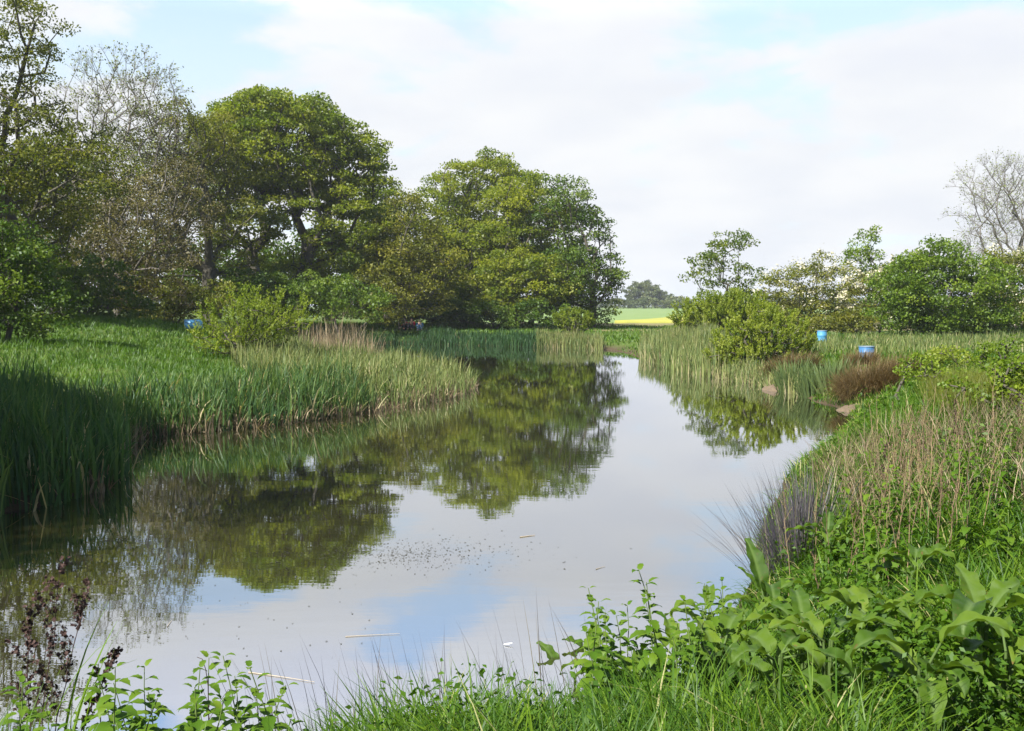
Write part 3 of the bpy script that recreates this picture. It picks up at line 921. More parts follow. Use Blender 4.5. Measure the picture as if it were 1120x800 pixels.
shrub('shrub', 'leafy green herb thicket at the right edge beyond the dead stalks', 1100, 13.5, [(1095, 432, 46, 22), (1055, 428, 24, 12), (1125, 410, 40, 26)], 'bright', spacing=.24, per=30, leaf=.065, clump=.2, group='low shrubs on the right bank', shell=.2, tshift=.15)
shrub('shrub', 'pale green leafy herbs left of the right edge thicket, above the fine olive grass', 1000, 21, [(1005, 402, 26, 12), (1030, 408, 26, 10)], 'bright', spacing=.26, per=30, leaf=.07, clump=.2, group='low shrubs on the right bank', shell=.2, tshift=.3)
shrub('shrub', 'low brownish green scrub closing the gap left of the big round bush', 935, 62, [(935, 352, 34, 12), (905, 356, 24, 9)], 'olive', spacing=.6, per=40, leaf=.15, clump=.45, group='low shrubs on the right bank', shell=.2)
# -- the distance
FR = 'trees on the far skyline'
for bx, Y, lbs, lab, ts in [
    (705, 420, [(704, 321, 20, 13), (695, 327, 12, 8), (715, 325, 14, 9)], 'rounded distant tree, the highest on the skyline gap', 0),
    (726, 430, [(724, 326, 13, 7), (733, 329, 12, 6)], 'lower distant tree right of the rounded one on the skyline', .1),
    (745, 410, [(742, 331, 12, 7), (752, 333, 10, 6)], 'small pale distant tree at the right end of the skyline gap', .3)]:
    tree('distant_tree', lab, 'tree', bx, Y, lbs, 'far', spacing=1.9, per=26, leaf=.75, clump=1.3, r_tip=.06, group=FR, shell=.5, tshift=ts)


def hedge(name, label, x0, x1, Y, h, w, mat, n, leaf, kind='stuff'):
    x = rng.uniform(x0, x1, n); yy = Y + rng.normal(0, w * .5, n)
    hh = h * (.75 + .25 * np.sin(x * .11) * np.sin(x * .043 + 1) + .12 * np.sin(x * .5))
    z = ground_z(x, yy) + rng.uniform(0, 1, n) ** .6 * hh
    cl = np.sin(x * .35) * .15 + np.sin(x * 1.1 + z) * .12
    V, F, T = leaf_quads(np.stack([x, yy, z], 1), leaf, up=.5, aspect=.8, tint=.5 + cl + rng.normal(0, .18, n))
    tag(mesh_obj(name, V, F, M[mat], None, T), label, 'hedge', kind=kind)


hedge('hedge', 'dark field hedge running below the distant trees', -60, 260, 403, 5.2, 4, 'far', 26000, .8)
hedge('woodland', 'far off belt of woodland seen low between trunks and bushes on the skyline', -260, -40, 300, 9, 10, 'far', 9000, 1.3)


# ------------------------------------------------------------------ reeds and grasses
def inpoly(P, poly):
    x, y = P[:, 0], P[:, 1]; ins = np.zeros(len(P), bool)
    poly = np.array(poly, float)
    for (ax, ay), (bx, by) in zip(poly, np.roll(poly, -1, 0)):
        ins ^= ((ay > y) != (by > y)) & (x < (bx - ax) * (y - ay) / ((by - ay) + 1e-12) + ax)
    return ins


def sample_poly(poly, n, smin=None, smax=None):
    poly = np.array(poly, float); lo, hi = poly.min(0), poly.max(0)
    out = []; tot = 0
    while tot < n:
        P = rng.uniform(lo, hi, (n * 2, 2)); P = P[inpoly(P, poly)]
        if smin is not None or smax is not None:
            s = sdist(P[:, 0], P[:, 1]); k = np.ones(len(P), bool)
            if smin is not None: k &= s > smin
            if smax is not None: k &= s < smax
            P = P[k]
        if len(P) == 0: break
        out.append(P); tot += len(P)
    return np.concatenate(out)[:n]


def clumpy(P, f=1.0):
    return .5 + .5 * np.sin(P[:, 0] * 1.9 * f + np.sin(P[:, 1] * 1.3 * f) * 2) * np.sin(P[:, 1] * 1.6 * f + np.sin(P[:, 0] * 1.1 * f) * 2)


def reed_bed(name, label, poly, n, h, mat, w=.022, smin=-.5, smax=None, dead=.1, lean=.10, bend=.5, hv=.2, tshift=0, cat='reeds'):
    P = sample_poly(poly, n, smin, smax)
    n = len(P)
    z = np.maximum(ground_z(P[:, 0], P[:, 1]), -.35)
    c = clumpy(P)
    hh = h * (1 - hv + 2 * hv * c * rng.uniform(.4, 1, n)) * rng.uniform(.7, 1.08, n)
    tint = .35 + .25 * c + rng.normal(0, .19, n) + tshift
    hh[rng.random(n) < .06] *= 1.28; hh[rng.random(n) < .12] *= .6
    dd = rng.random(n) < dead
    tint = np.clip(tint, 0, .78); tint[dd] = rng.uniform(.86, 1, dd.sum())
    hh[dd] *= rng.uniform(.35, .95, dd.sum())
    hh = hh + np.maximum(0, -z) 
    bd = np.abs(rng.normal(0, bend, n)); bd[rng.random(n) < .08] += 1.2
    ln = np.abs(rng.normal(0, lean, n)) + dd * np.abs(rng.normal(0, .25, n))
    V, F, T = blades(np.column_stack([P, z]), hh, w * rng.uniform(.7, 1.3, n), ln, bd, segs=4, tint=tint, curl=2)
    o = mesh_obj(name, V, F, M[mat], None, T)
    return tag(o, label, cat, kind='stuff')


reed_bed('reed_bed', 'dense dark green reeds standing in the water at the left edge', [(-6.0, 12.0), (-5.6, 15.2), (-6.4, 18.5), (-8.8, 20), (-12, 18), (-12, 11.5), (-8, 10.5)], 3400, 1.12, 'reed', w=.038, smin=-.35, smax=1.9, dead=.07, bend=.9, lean=.13, hv=.3, tshift=-.1)
reed_bed('reed_bed', 'green reeds with brown dead bases along the left bank below the meadow', [(-13, 18), (-6, 18), (-5, 21), (-3, 24), (-4.5, 28), (-7, 29), (-12, 24)], 4800, .92, 'reed', w=.034, smin=-.35, smax=2.0, dead=.15, bend=.9, lean=.15, hv=.35)
reed_bed('reed_bed', 'pale green reeds of the point that reaches out to mid water', [(-3.2, 23), (-1, 28), (-.8, 34), (-2.5, 39), (-6, 45), (-11, 47), (-10, 36), (-7, 28)], 11000, .86, 'reedfar', w=.032, smin=-.4, dead=.10, bend=.9, lean=.15, hv=.35, tshift=-.02)
reed_bed('dead_reeds', 'brown broken reed stubs at the water along the left bank', [(-6.6, 14), (-5.6, 14), (-6.8, 17.5), (-7.2, 20), (-5.6, 21.3), (-3.3, 25), (-1.6, 29), (-1.0, 33), (-2.2, 33), (-2.8, 29), (-5, 25), (-8.2, 21.5)], 2600, .42, 'straw', w=.03, smin=-.45, smax=.35, dead=0, bend=.9, lean=.5, hv=.5, tshift=.1)
reed_bed('dry_reeds', 'tall pinkish dry reeds on top of the pale reed point', [(-8.3, 41), (-7.2, 38), (-5.4, 39), (-5.0, 42), (-6.6, 45), (-8.0, 48), (-9.6, 45)], 620, 1.8, 'straw', w=.02, smin=0, dead=0, bend=.35, lean=.12, hv=.5, tshift=.2)
reed_bed('reed_bed', 'shade tinted blue green reeds along the far bank under the trees', [(-6.2, 67), (2, 63), (2.4, 66), (-6.6, 76)], 3600, .72, 'reed', w=.05, smin=-.5, smax=1.6, dead=.02, bend=.6, hv=.4, tshift=-.35)  # tint shift paints the trees' shade into the blade colour
reed_bed('reed_bed', 'low dark shade tinted reeds along the bank before the seated people', [(-14, 64), (-5.8, 64), (-6.0, 75), (-14, 76)], 3200, .42, 'reed', w=.05, smin=-.8, smax=1.6, dead=.02, bend=.6, hv=.4, tshift=-.4)  # bank shade put into the blades by the darker tint
reed_bed('reed_bed', 'short pale reeds with dry bases below the small round bush on the far bank', [(1.5, 63), (5.4, 60), (5.6, 66), (1.7, 68)], 3200, .8, 'reedfar', w=.05, smin=-.5, smax=1.8, dead=.2, bend=.4)
reed_bed('reed_bed', 'grey green reeds with brown bases on the right bank left of the bright willow bush', [(7.4, 58), (6.2, 50), (6.4, 38), (7.0, 37), (7.9, 37.5), (9.2, 44), (11, 58)], 7000, 1.05, 'reedfar', w=.045, smin=-.5, smax=4, dead=.2, bend=.4, tshift=-.05)
reed_bed('reed_bed', 'flat band of grey green reeds before the big round bush', [(11, 36), (27, 36), (30, 52), (13, 52)], 8000, .5, 'reedfar', w=.04, smin=0, dead=.15, bend=.8, tshift=-.05)


def tussock(name, label, cat, cx, cy, r, h, n, mat, w=.01, pull=0, lean=.5, bend=.7, tshift=0, group=None, part='blade', tv=.2):
    z0 = gz(cx, cy)
    a = rng.uniform(0, 2 * pi, n); rr = r * np.sqrt(rng.random(n)) * .55
    P = np.stack([cx + rr * np.cos(a), cy + rr * np.sin(a)], 1)
    z = np.maximum(ground_z(P[:, 0], P[:, 1]), -.1) - .02
    az = a + rng.normal(0, .35, n)
    if pull: az = np.arctan2(np.sin(az), np.cos(az) - pull)
    V, F, T = blades(np.column_stack([P, z]) - np.array([cx, cy, z0]), h * rng.uniform(.55, 1.1, n), w * rng.uniform(.7, 1.3, n), lean * rng.random(n) * (.3 + rr / r), bend * rng.random(n), az=az, segs=4,
                     tint=.5 + rng.normal(0, tv, n) + tshift, curl=1.5)
    o = mesh_obj(name, V, F, M[mat], None, T); o.location = (cx, cy, z0)
    return tag(o, label, cat, group)


TS = 'sedge tussocks on the right bank'
def Pz(px, py, z=0.0): return at_z(px, py, z)
tussock('sedge_tussock', 'rust brown sedge tussock beside the bare earth at the water', 'sedge', 9.2, 33.5, 1.3, .85, 2600, 'rust', w=.018, bend=2.3, lean=1.0, tshift=-.1, group=TS)
tussock('sedge_tussock', 'largest rusty sedge mound in front of the blue drum', 'sedge', 9.2, 26.4, 1.1, 1.0, 4200, 'rust', w=.013, bend=2.4, lean=1.0, tshift=.0, group=TS)
tussock('sedge_tussock', 'second rusty sedge mound, at the right shoulder of the largest', 'sedge', 10.2, 26.8, .9, .85, 2600, 'rust', w=.013, bend=2.4, lean=1.0, tshift=-.05, group=TS)
for px, Y, lab in [(868, 31.2, 'leftmost spiky blue green iris clump at the water beside the rusty sedge'), (893, 29.2, 'middle spiky blue green iris clump at the water beside the rusty sedge'), (915, 28.2, 'rightmost spiky blue green iris clump at the water beside the rusty sedge')]:
    X = (px - 560) / 1120 * Y
    tussock('iris_clump', lab, 'iris', X, Y, .8, .95, 260, 'reedfar', w=.05, lean=.7, bend=.5, tshift=-.35, group='iris clumps at the right bank', tv=.12)

# bare earth lump at the water's edge
def lump(name, label, cat, cx, cy, r, h, mat, kind=None):
    n = 28; m = 10; V = []; 
    for j in range(m):
        t = j / (m - 1)
        for i in range(n):
            a = 2 * pi * i / n
            rad = r * cos(t * pi / 2) * (1 + .16 * sin(3 * a + 1) + .07 * sin(7 * a + 2 * t)) + .01
            V.append((cx + rad * 1.5 * cos(a), cy + rad * sin(a), h * sin(t * pi / 2) * (1 + .1 * sin(5 * a)) - .05 + random.uniform(-.025, .025) * (j > 0)))
    F = [(j * n + i, j * n + (i + 1) % n, (j + 1) * n + (i + 1) % n, (j + 1) * n + i) for j in range(m - 1) for i in range(n)]
    return tag(mesh_obj(name, np.array(V), np.array(F), mat, smooth=True), label, cat, kind=kind)


M['earth'] = plain_mat('dry earth', (.095, .07, .045), rough=.95, noise=.35, scale=9)
lump('earth_mound', 'bare tan earth lump at the waterline below the rusty sedge', 'earth', 8.35, 31.6, .40, .22, M['earth'])
lump('earth_mound', 'bare tan earth slope at the foot of the largest rusty sedge mound', 'earth', 8.75, 25.3, .45, .2, M['earth'])


def view_scatter(n, dmin, dmax, cond=None, pad=1.12, pw=1.0, xmin=None):
    """points on land inside the wedge the photo looks into"""
    d = dmin * (dmax / dmin) ** (rng.random(n) ** pw)
    x = rng.uniform(-.5 * pad, .5 * pad, n) * d
    P = np.stack([x, d], 1)
    s = sdist(P[:, 0], P[:, 1])
    k = s > -0.12
    if cond is not None: k &= cond(P, s)
    return P[k], s[k]


# meadow on the left
P = sample_poly([(-8, 23), (-14.5, 24), (-32, 56), (-12, 60), (-7, 40)], 60000, 2.5)
n = len(P); d = P[:, 1]
z = ground_z(P[:, 0], P[:, 1])
V, F, T = blades(np.column_stack([P, z]), rng.uniform(.08, .24, n) * (1 + .8 * (clumpy(P, .6) > .7)), .0009 * d * rng.uniform(.6, 1.3, n), rng.uniform(0, .4, n), rng.uniform(.2, 1.2, n), segs=2, tint=.45 + .3 * (clumpy(P, .5) - .5) + rng.normal(0, .18, n))
tag(mesh_obj('meadow_grass', V, F, M['meadow'], None, T), 'bright green grass of the sloping meadow behind the left reeds', 'grass', kind='stuff')

# grass of the far bank and of the right bank
P = sample_poly([(5.5, 62), (2, 66), (-14, 72), (-20, 95), (30, 95), (20, 66), (12, 58)], 26000, .3)
n = len(P); z = ground_z(P[:, 0], P[:, 1])
V, F, T = blades(np.column_stack([P, z]), rng.uniform(.12, .3, n), .07 * rng.uniform(.6, 1.3, n), rng.uniform(0, .4, n), rng.uniform(.2, 1.2, n), segs=2, tint=.55 + rng.normal(0, .18, n))
tag(mesh_obj('bank_grass', V, F, M['meadow'], None, T), 'short sunlit grass on the far bank at the end of the pond', 'grass', kind='stuff')

P, s = view_scatter(150000, 12, 60, lambda P, s: (P[:, 0] > 4), pw=.9)
n = len(P); d = P[:, 1]; z = ground_z(P[:, 0], P[:, 1]); c = clumpy(P, .7)
V, F, T = blades(np.column_stack([P, z]), rng.uniform(.2, .55, n) * np.interp(d, [20, 34], [1, .5]) * (.6 + .9 * c) * np.clip(.35 + s / 2.5, .4, 1), .0010 * d * rng.uniform(.6, 1.3, n), rng.uniform(0, .35, n), rng.uniform(.2, 1.2, n), segs=3, tint=.5 + .3 * (c - .5) + rng.normal(0, .2, n))
tag(mesh_obj('bank_grass', V, F, M['grass'], None, T), 'rough mixed grass covering the right bank beyond the dead stalks', 'grass', kind='stuff')

# fine olive grass patch
P = sample_poly([(5.6, 13.0), (8.0, 13.2), (9.6, 17.5), (7.2, 18)], 9000)
n = len(P); z = ground_z(P[:, 0], P[:, 1])
V, F, T = blades(np.column_stack([P, z]), rng.uniform(.45, .85, n), .008, rng.uniform(0, .25, n), rng.uniform(.1, .7, n), segs=3, tint=rng.uniform(0.1, .75, n))
tag(mesh_obj('fine_grass', V, F, M['haw'], None, T), 'fine olive grass patch behind the reddish dead stalks', 'grass', kind='stuff')
# dry grass mixed round the dead stalks
P = sample_poly([(3.0, 8.0), (5.2, 7.0), (7.4, 12.5), (4.2, 14.0), (3.3, 11)], 3800, .3)
n = len(P); z = ground_z(P[:, 0], P[:, 1])
V, F, T = blades(np.column_stack([P, z]), rng.uniform(.3, .8, n), .007, rng.uniform(0, .5, n), rng.uniform(.2, 1.3, n), segs=3, tint=rng.uniform(0, 1, n))
tag(mesh_obj('dry_grass', V, F, M['straw'], None, T), 'dry straw coloured grass tangled round the feet of the dead stalks', 'grass', kind='stuff')


# ------------------------------------------------------------------ foreground plants
def dock_leaf(bag, base, az, el, ln, wd, droop=.9, twist=0.0, seed=0):
    """a broad wavy leaf on a short stalk: grid along the length and across"""
    nu, nv = 14, 7
    r = random.Random(seed)
    ph = r.uniform(0, 6)
    d = np.array([cos(az), sin(az), 0]); side0 = np.array([-sin(az), cos(az), 0])
    p = np.array(base, float); th = el
    stalk = ln * .28
    q = p + stalk * np.array([d[0] * cos(th), d[1] * cos(th), sin(th)])
    Vt, Ft = tubes([p], [q], np.array([.006]), np.array([.005]), 5)
    bag.add(Vt, Ft, 1.0)
    pts = []; T = []
    c = q.copy()
    for i in range(nu + 1):
        t = i / nu
        if i:
            th -= droop / nu * (0.5 + t)
            c = c + (ln / nu) * np.array([d[0] * cos(th), d[1] * cos(th), sin(th)])
        tang = np.array([d[0] * cos(th), d[1] * cos(th), sin(th)])
        nrm = np.cross(side0, tang) * -1
        w = wd * (max(0.0, sin(pi * min(1, t * .93 + .07)) ** .62) * (1 - .45 * t)) if t < 1 else 0.002
        tw = twist * t
        sd_ = side0 * cos(tw) + nrm * sin(tw); nn = nrm * cos(tw) - side0 * sin(tw)
        for j in range(nv):
            v = (j / (nv - 1)) * 2 - 1
            wave = .10 * wd * sin(t * 19 + ph + (v > 0) * 2) * abs(v) ** 2
            fold = .22 * abs(v) * w
            vein = .03 * wd * 4 * (0.5 + .5 * cos(t * 75 - abs(v) * 8)) * (abs(v) > .05)
            pts.append(c + sd_ * v * w * .5 * (1 + .05 * sin(t * 31 + ph)) + nn * (fold + wave + vein * .25))
            T.append(.9 if j == nv // 2 else (.16 * (1 if (i % 2) else 0)))
    F = [(i * nv + j, i * nv + j + 1, (i + 1) * nv + j + 1, (i + 1) * nv + j) for i in range(nu) for j in range(nv - 1)]
    bag.add(np.array(pts), np.array(F), np.array(T))


PROT = []


def dock(label, px, py, zt, leaves, group='broad leaved docks', stalk=0):
    """px,py: photo place of the plant's middle at height zt above its ground; leaves: (azimuth deg, elevation deg, length, width, droop, start height)"""
    # find ground point
    Y = 6.0
    for _ in range(12):
        X = at_y(px, py, Y)[0]; zz = gz(X, Y) + zt
        X2, Y = at_z(px, py, zz)
    X = X2; z0 = gz(X, Y)
    PROT.append((X, Y - .25, .34, .16)); PROT.append((X, Y, .30, .2))
    root = empty('dock_plant', (X, Y, z0), label, 'dock plant', group)
    for k, (a, e, ln, wd, dr, hs) in enumerate(leaves):
        ln *= 1.05 * random.uniform(.8, 1.1); wd *= 1.2; hs += .14; dr *= 1.35; e -= 6; a += random.uniform(-15, 15)
        b = Bag()
        base = np.array([cos(radians(a)) * .02, sin(radians(a)) * .02, hs])
        Vt, Ft = tubes([(0, 0, -.03)], [base], np.array([.008]), np.array([.006]), 5); b.add(Vt, Ft, 1.0)
        dock_leaf(b, base, radians(a), radians(e), ln, wd, dr, twist=random.uniform(-.3, .3), seed=k + int(px))
        b.make('leaf', M['dock'], root, smooth=True)
    return root


def rand_leaves(n, ln, e=(25, 75), hs=(.02, .2), wr=.36):
    return [(360 * i / n + random.uniform(-25, 25), random.uniform(*e), ln * random.uniform(.7, 1.15), ln * wr * random.uniform(.8, 1.15), random.uniform(.7, 1.9), random.uniform(*hs)) for i in range(n)]


dock('tall dock with one great pointed leaf tip standing over the water, right of centre', 838, 655, .35,
     [(100, 72, .42, .13, .5, .16), (-110, 60, .40, .13, 1.6, .18), (20, 35, .36, .12, 1.2, .2), (180, 40, .26, .07, .6, .14), (150, 60, .24, .06, .4, .2), (-60, 40, .34, .12, 1.4, .12), (60, 50, .26, .1, 1, .1)])
dock('dock with a long grey green leaf pointing right, below the dead stalks', 880, 690, .28,
     [(15, 28, .40, .12, .6, .2), (-30, 40, .3, .1, 1.3, .12), (80, 60, .3, .1, 1, .12), (200, 45, .3, .1, 1.2, .1), (130, 50, .26, .09, 1, .1)])
dock('dock at the left end of the docks, two rounded upright leaves over the water', 650, 735, .22,
     [(100, 75, .22, .11, .5, .2), (175, 62, .24, .12, .7, .16), (-90, 50, .22, .1, 1.4, .14), (20, 50, .22, .1, 1.2, .12), (220, 30, .24, .1, .8, .1)])
dock('dark leaved dock between the left end dock and the tall one', 738, 725, .25,
     [(90, 70, .22, .11, .9, .2), (160, 55, .22, .11, 1.2, .16), (0, 55, .24, .11, 1.2, .18), (-70, 45, .26, .12, 1.3, .12), (240, 40, .24, .11, 1.1, .12), (50, 60, .2, .1, .8, .1)])
dock('dock at the right edge, pale ribbed leaf hanging over a dark hollow', 1075, 690, .3,
     [(-120, 45, .30, .14, 1.6, .22), (-40, 50, .32, .14, 1.3, .2), (20, 55, .3, .12, 1.0, .2), (170, 50, .28, .12, 1.5, .2), (90, 65, .26, .1, .7, .18)])
for k, (px, py, lab) in enumerate([(1010, 760, 'small dock low in the grass at the bottom right'), (700, 770, 'small dock at the bottom edge below the dark leaved dock'),
                                   (905, 600, 'dock with narrow leaves beside the dark rush clump'), (1000, 640, 'dock half hidden among the feet of the dead stalks'),
                                   (790, 740, 'dock in the tangle right of the dark leaved dock'), (850, 750, 'broad dock in the grass below the tall dock'),
                                   (615, 760, 'small dock at the left foot of the left end dock'), (775, 690, 'dock at the edge of the bank left of the tall dock'),
                                   (905, 730, 'broad dock under the long grey green leaf'), (950, 700, 'dock in shade between the long leaf and the right edge dock'),
                                   (660, 755, 'low dock just right of the left end dock'), (815, 700, 'dock at the foot of the tall dock'), (1100, 750, 'dock in the bottom right corner')]):
    dock(lab, px, py, .2, rand_leaves(8, .26, wr=.40))


def nettle(rootname, label, X, Y, h, group, parts=True, lean=(0, 0), scale=1.0, mat='nettle'):
    z0 = gz(X, Y)
    PROT.append((X, Y, .16, .34))
    root = empty(rootname, (X, Y, z0), label, 'nettle', group)
    sb = Bag(); lb = Bag()
    segs = 6; pts = []
    for i in range(segs + 1):
        t = i / segs; pts.append(np.array([lean[0] * t * t, lean[1] * t * t, h * t - .04 * (i == 0)]) + np.array([random.uniform(-1, 1), random.uniform(-1, 1), 0]) * .006)
    pts = np.array(pts)
    r = np.linspace(.0045, .002, segs + 1)
    a, b = tubes(pts[:-1], pts[1:], r[:-1], r[1:], 5); sb.add(a, b)
    nn = 10; az0 = random.uniform(0, pi)
    for i in range(nn):
        t = .22 + .78 * i / (nn - 1)
        k = min(segs - 1, int(t * segs)); f = t * segs - k; p = pts[k] * (1 - f) + pts[k + 1] * f
        ln = (.080 - .042 * max(0, (t - .5) / .5) ** 1.5) * scale * random.uniform(.8, 1.1)
        for s in range(2):
            az = az0 + i * pi / 2 + s * pi + random.uniform(-.2, .2)
            el = random.uniform(.05, .5) + .5 * (t > .9)
            # serrated ovate leaf
            m = 7; d = np.array([cos(az), sin(az), 0]); sdv = np.array([-sin(az), cos(az), 0]); c = p + d * .012; th = el; V = []
            for q in range(m + 1):
                u = q / m
                if q: th -= 1.1 / m; c = c + ln / m * np.array([d[0] * cos(th), d[1] * cos(th), sin(th)])
                w = ln * .62 * sin(pi * min(1, u * .9 + .12)) ** .8 * (1 - .45 * u) * (1.12 if q % 2 else .86)
                if q == m: w = .001
                V += [c - sdv * w * .5 + np.array([0, 0, w * .12]), c, c + sdv * w * .5 + np.array([0, 0, w * .12])]
            F = []
            for q in range(m):
                F += [(q * 3, q * 3 + 1, q * 3 + 4, q * 3 + 3), (q * 3 + 1, q * 3 + 2, q * 3 + 5, q * 3 + 4)]
            lb.add(np.array(V), np.array(F), random.gauss(.5 + .2 * t, .12))
    sb.make('stem', M['stemgreen'], root, smooth=True)
    lb.make('foliage', M[mat], root)
    return root


ONES = ['', 'first', 'second', 'third', 'fourth', 'fifth', 'sixth', 'seventh', 'eighth', 'ninth', 'tenth', 'eleventh', 'twelfth', 'thirteenth', 'fourteenth', 'fifteenth',
        'sixteenth', 'seventeenth', 'eighteenth', 'nineteenth']
TENS = {20: ('twenty', 'twentieth'), 30: ('thirty', 'thirtieth'), 40: ('forty', 'fortieth'), 50: ('fifty', 'fiftieth'), 60: ('sixty', 'sixtieth'), 70: ('seventy', 'seventieth')}


def ordinal(n):
    if n < 20: return ONES[n]
    a, b = TENS[n // 10 * 10]
    return b if n % 10 == 0 else a + ' ' + ONES[n % 10]


def label_row(objs, text):
    objs = sorted(objs, key=lambda o: o.location.x / o.location.y)
    for i, o in enumerate(objs): o['label'] = text % ordinal(i + 1)


NG = 'nettles at the bottom left by the water'
row = []
for k in range(30):
    px = random.uniform(-20, 330); Y = random.uniform(3.7, 4.9)
    X = (px - 560) / 1120 * Y
    row.append(0); row[-1] = nettle('nettle', 'young nettle in the low green row along the bottom left corner', X, Y, random.uniform(.34, .66), NG, lean=(random.uniform(-.12, .12), random.uniform(-.05, .05)), scale=random.uniform(1.0, 1.7))
label_row(row, '%s young nettle from the left in the low row at the bottom left')
nettle('nettle', 'nettle standing apart with a bent dead stalk over it, bottom left', (222 - 560) / 1120 * 4.9, 4.9, .74, NG, scale=1.6)
nettle('nettle', 'tallest nettle of the left row, just right of the dark seed stalks', (100 - 560) / 1120 * 4.8, 4.8, .72, NG, scale=1.6)
nettle('nettle', 'nettle with broad drooping leaves midway along the bottom left row', (150 - 560) / 1120 * 4.75, 4.75, .68, NG, scale=1.8)
row = []
for k in range(26):
    px = random.uniform(640, 800); py = random.uniform(690, 780)
    Y = random.uniform(4.3, 5.8); X = (px - 560) / 1120 * Y
    if sdist([X], [Y])[0] < .15: continue
    row.append(0); row[-1] = nettle('nettle', 'nettle in the dense tangle between the docks above the bottom edge', X, Y, random.uniform(.42, .78), 'nettles between the docks', lean=(random.uniform(-.12, .08), 0), scale=random.uniform(1.1, 1.6))
label_row(row, '%s nettle from the left in the tangle among the docks, bottom centre')
row = []
for k in range(30):
    Y = random.uniform(6.2, 9.5); X = random.uniform(2.4, 4.0) * Y / 8
    if sdist([X], [Y])[0] < .2: continue
    row.append(0); row[-1] = nettle('nettle', 'nettle in the green bank between the rush clump and the dead stalks', X, Y, random.uniform(.4, .7), 'nettles on the near right bank', scale=1.5)

label_row(row, '%s nettle from the left between the rush clump and the dead stalks')


def seed_stalk(label, X, Y, h, group, lean=(0, 0), mat='deadstem', seedm='seed', branches=6, seeds=14, r=.0035, ssize=.010, name='dead_stalk'):
    """a dry dock stalk: leaning stem, short side branches, seed clusters"""
    z0 = gz(X, Y)
    root = empty(name, (X, Y, z0), label, 'dead stalk', group)
    segs = 7; pts = []
    for i in range(segs + 1):
        t = i / segs
        pts.append(np.array([lean[0] * t ** 1.6, lean[1] * t ** 1.6, h * t - .05 * (i == 0)]) + np.array([random.uniform(-1, 1), random.uniform(-1, 1), 0]) * .01 * (i > 0))
    pts = np.array(pts); rr = np.linspace(r, r * .35, segs + 1)
    a, b = tubes(pts[:-1], pts[1:], rr[:-1], rr[1:], 5)
    B = Bag(); B.add(a, b)
    SB = Bag()
    for i in range(branches):
        t = .45 + .5 * i / max(1, branches - 1)
        k = min(segs - 1, int(t * segs)); p = pts[k] + (pts[k + 1] - pts[k]) * (t * segs - k)
        az = random.uniform(0, 2 * pi); bl = h * random.uniform(.07, .18) * (1.3 - t * .6)
        e = p + bl * np.array([cos(az) * .5, sin(az) * .5, .85])
        a, b = tubes([p], [e], np.array([r * .45]), np.array([r * .25]), 4); B.add(a, b)
        q = np.array([p + (e - p) * random.uniform(.1, 1.05) for _ in range(seeds)]) + rng.normal(0, ssize * .7, (seeds, 3))
        V, F, _ = leaf_quads(q, ssize * 1.5, up=0, aspect=.9); SB.add(V, F)
        V, F, _ = leaf_quads(q, ssize * 1.5, up=0, aspect=.9); SB.add(V, F)
    q = np.array([pts[-1] + (pts[-2] - pts[-1]) * random.uniform(0, 1.3) for _ in range(seeds * 2)]) + rng.normal(0, ssize * .6, (seeds * 2, 3))
    V, F, _ = leaf_quads(q, ssize * 1.5, up=0, aspect=.9); SB.add(V, F)
    B.make('stem', M[mat], root, smooth=True)
    SB.make('seed_head', M[seedm], root)
    return root


M['rustseed'] = plain_mat('rusty seed', (.15, .105, .05), rough=.85, noise=.4)
M['deadtan'] = plain_mat('tan dead stem', (.20, .145, .08), rough=.85, noise=.35, scale=15)
G3 = 'reddish dead stalks on the right bank'
row = []
for k in range(78):
    Y = random.uniform(6.6, 12.0); px = random.gauss(1000, 50)
    if px > 1110: continue
    X = (px - 560) / 1120 * Y
    if sdist([X], [Y])[0] < .25: continue
    row.append(0); row[-1] = seed_stalk('thin reddish brown dead stalk in the dense stand on the right bank', X, Y, random.uniform(.5, .92), G3,
               lean=(random.uniform(-.12, .15), random.uniform(-.05, .05)), mat=random.choice(['deadstem', 'deadtan', 'deadtan']), seedm=random.choice(['rustseed', 'rustseed', 'seed']), branches=6, seeds=6, r=.004, ssize=.006)
label_row(row, '%s thin reddish dead stalk from the left in the right bank stand')
seed_stalk('tallest pale straw stalk, rising straight above the stand of dead stalks', (1021 - 560) / 1120 * 8.5, 8.5, 1.15, G3, lean=(.03, 0), mat='deadtan', seedm='rustseed', branches=2, seeds=2, r=.005, ssize=.005)
seed_stalk('dark knobbly dock stalk at the left end of the stand of dead stalks', (968 - 560) / 1120 * 9.2, 9.2, .8, G3, lean=(.03, 0), mat='deadstem', seedm='seed', branches=5, seeds=14, r=.005, ssize=.010)
seed_stalk('dark seeded dock stalk at the right of the tallest straw stalk', (1052 - 560) / 1120 * 9.4, 9.4, .9, G3, lean=(-.05, 0), mat='deadstem', seedm='seed', branches=6, seeds=12, r=.005, ssize=.009)
G4 = 'dark seed stalks in the bottom left corner'
for px, Y, h, ln, lab in [(18, 4.6, 1.0, (.02, 0), 'dark seed stalk nearest the left edge of the bottom left corner'), (30, 4.9, 1.3, (.14, 0), 'tallest dark purple seed stalk in the bottom left corner'),
                          (38, 4.7, 1.12, (.22, .03), 'dark purple seed stalk leaning right over its neighbours, bottom left'), (52, 4.8, .82, (.30, 0), 'short dark stalk leaning far right over the water, bottom left')]:
    seed_stalk(lab, (px - 560) / 1120 * Y, Y, h, G4, lean=ln, mat='seed', seedm='seed', branches=10, seeds=15, r=.004, ssize=.014)

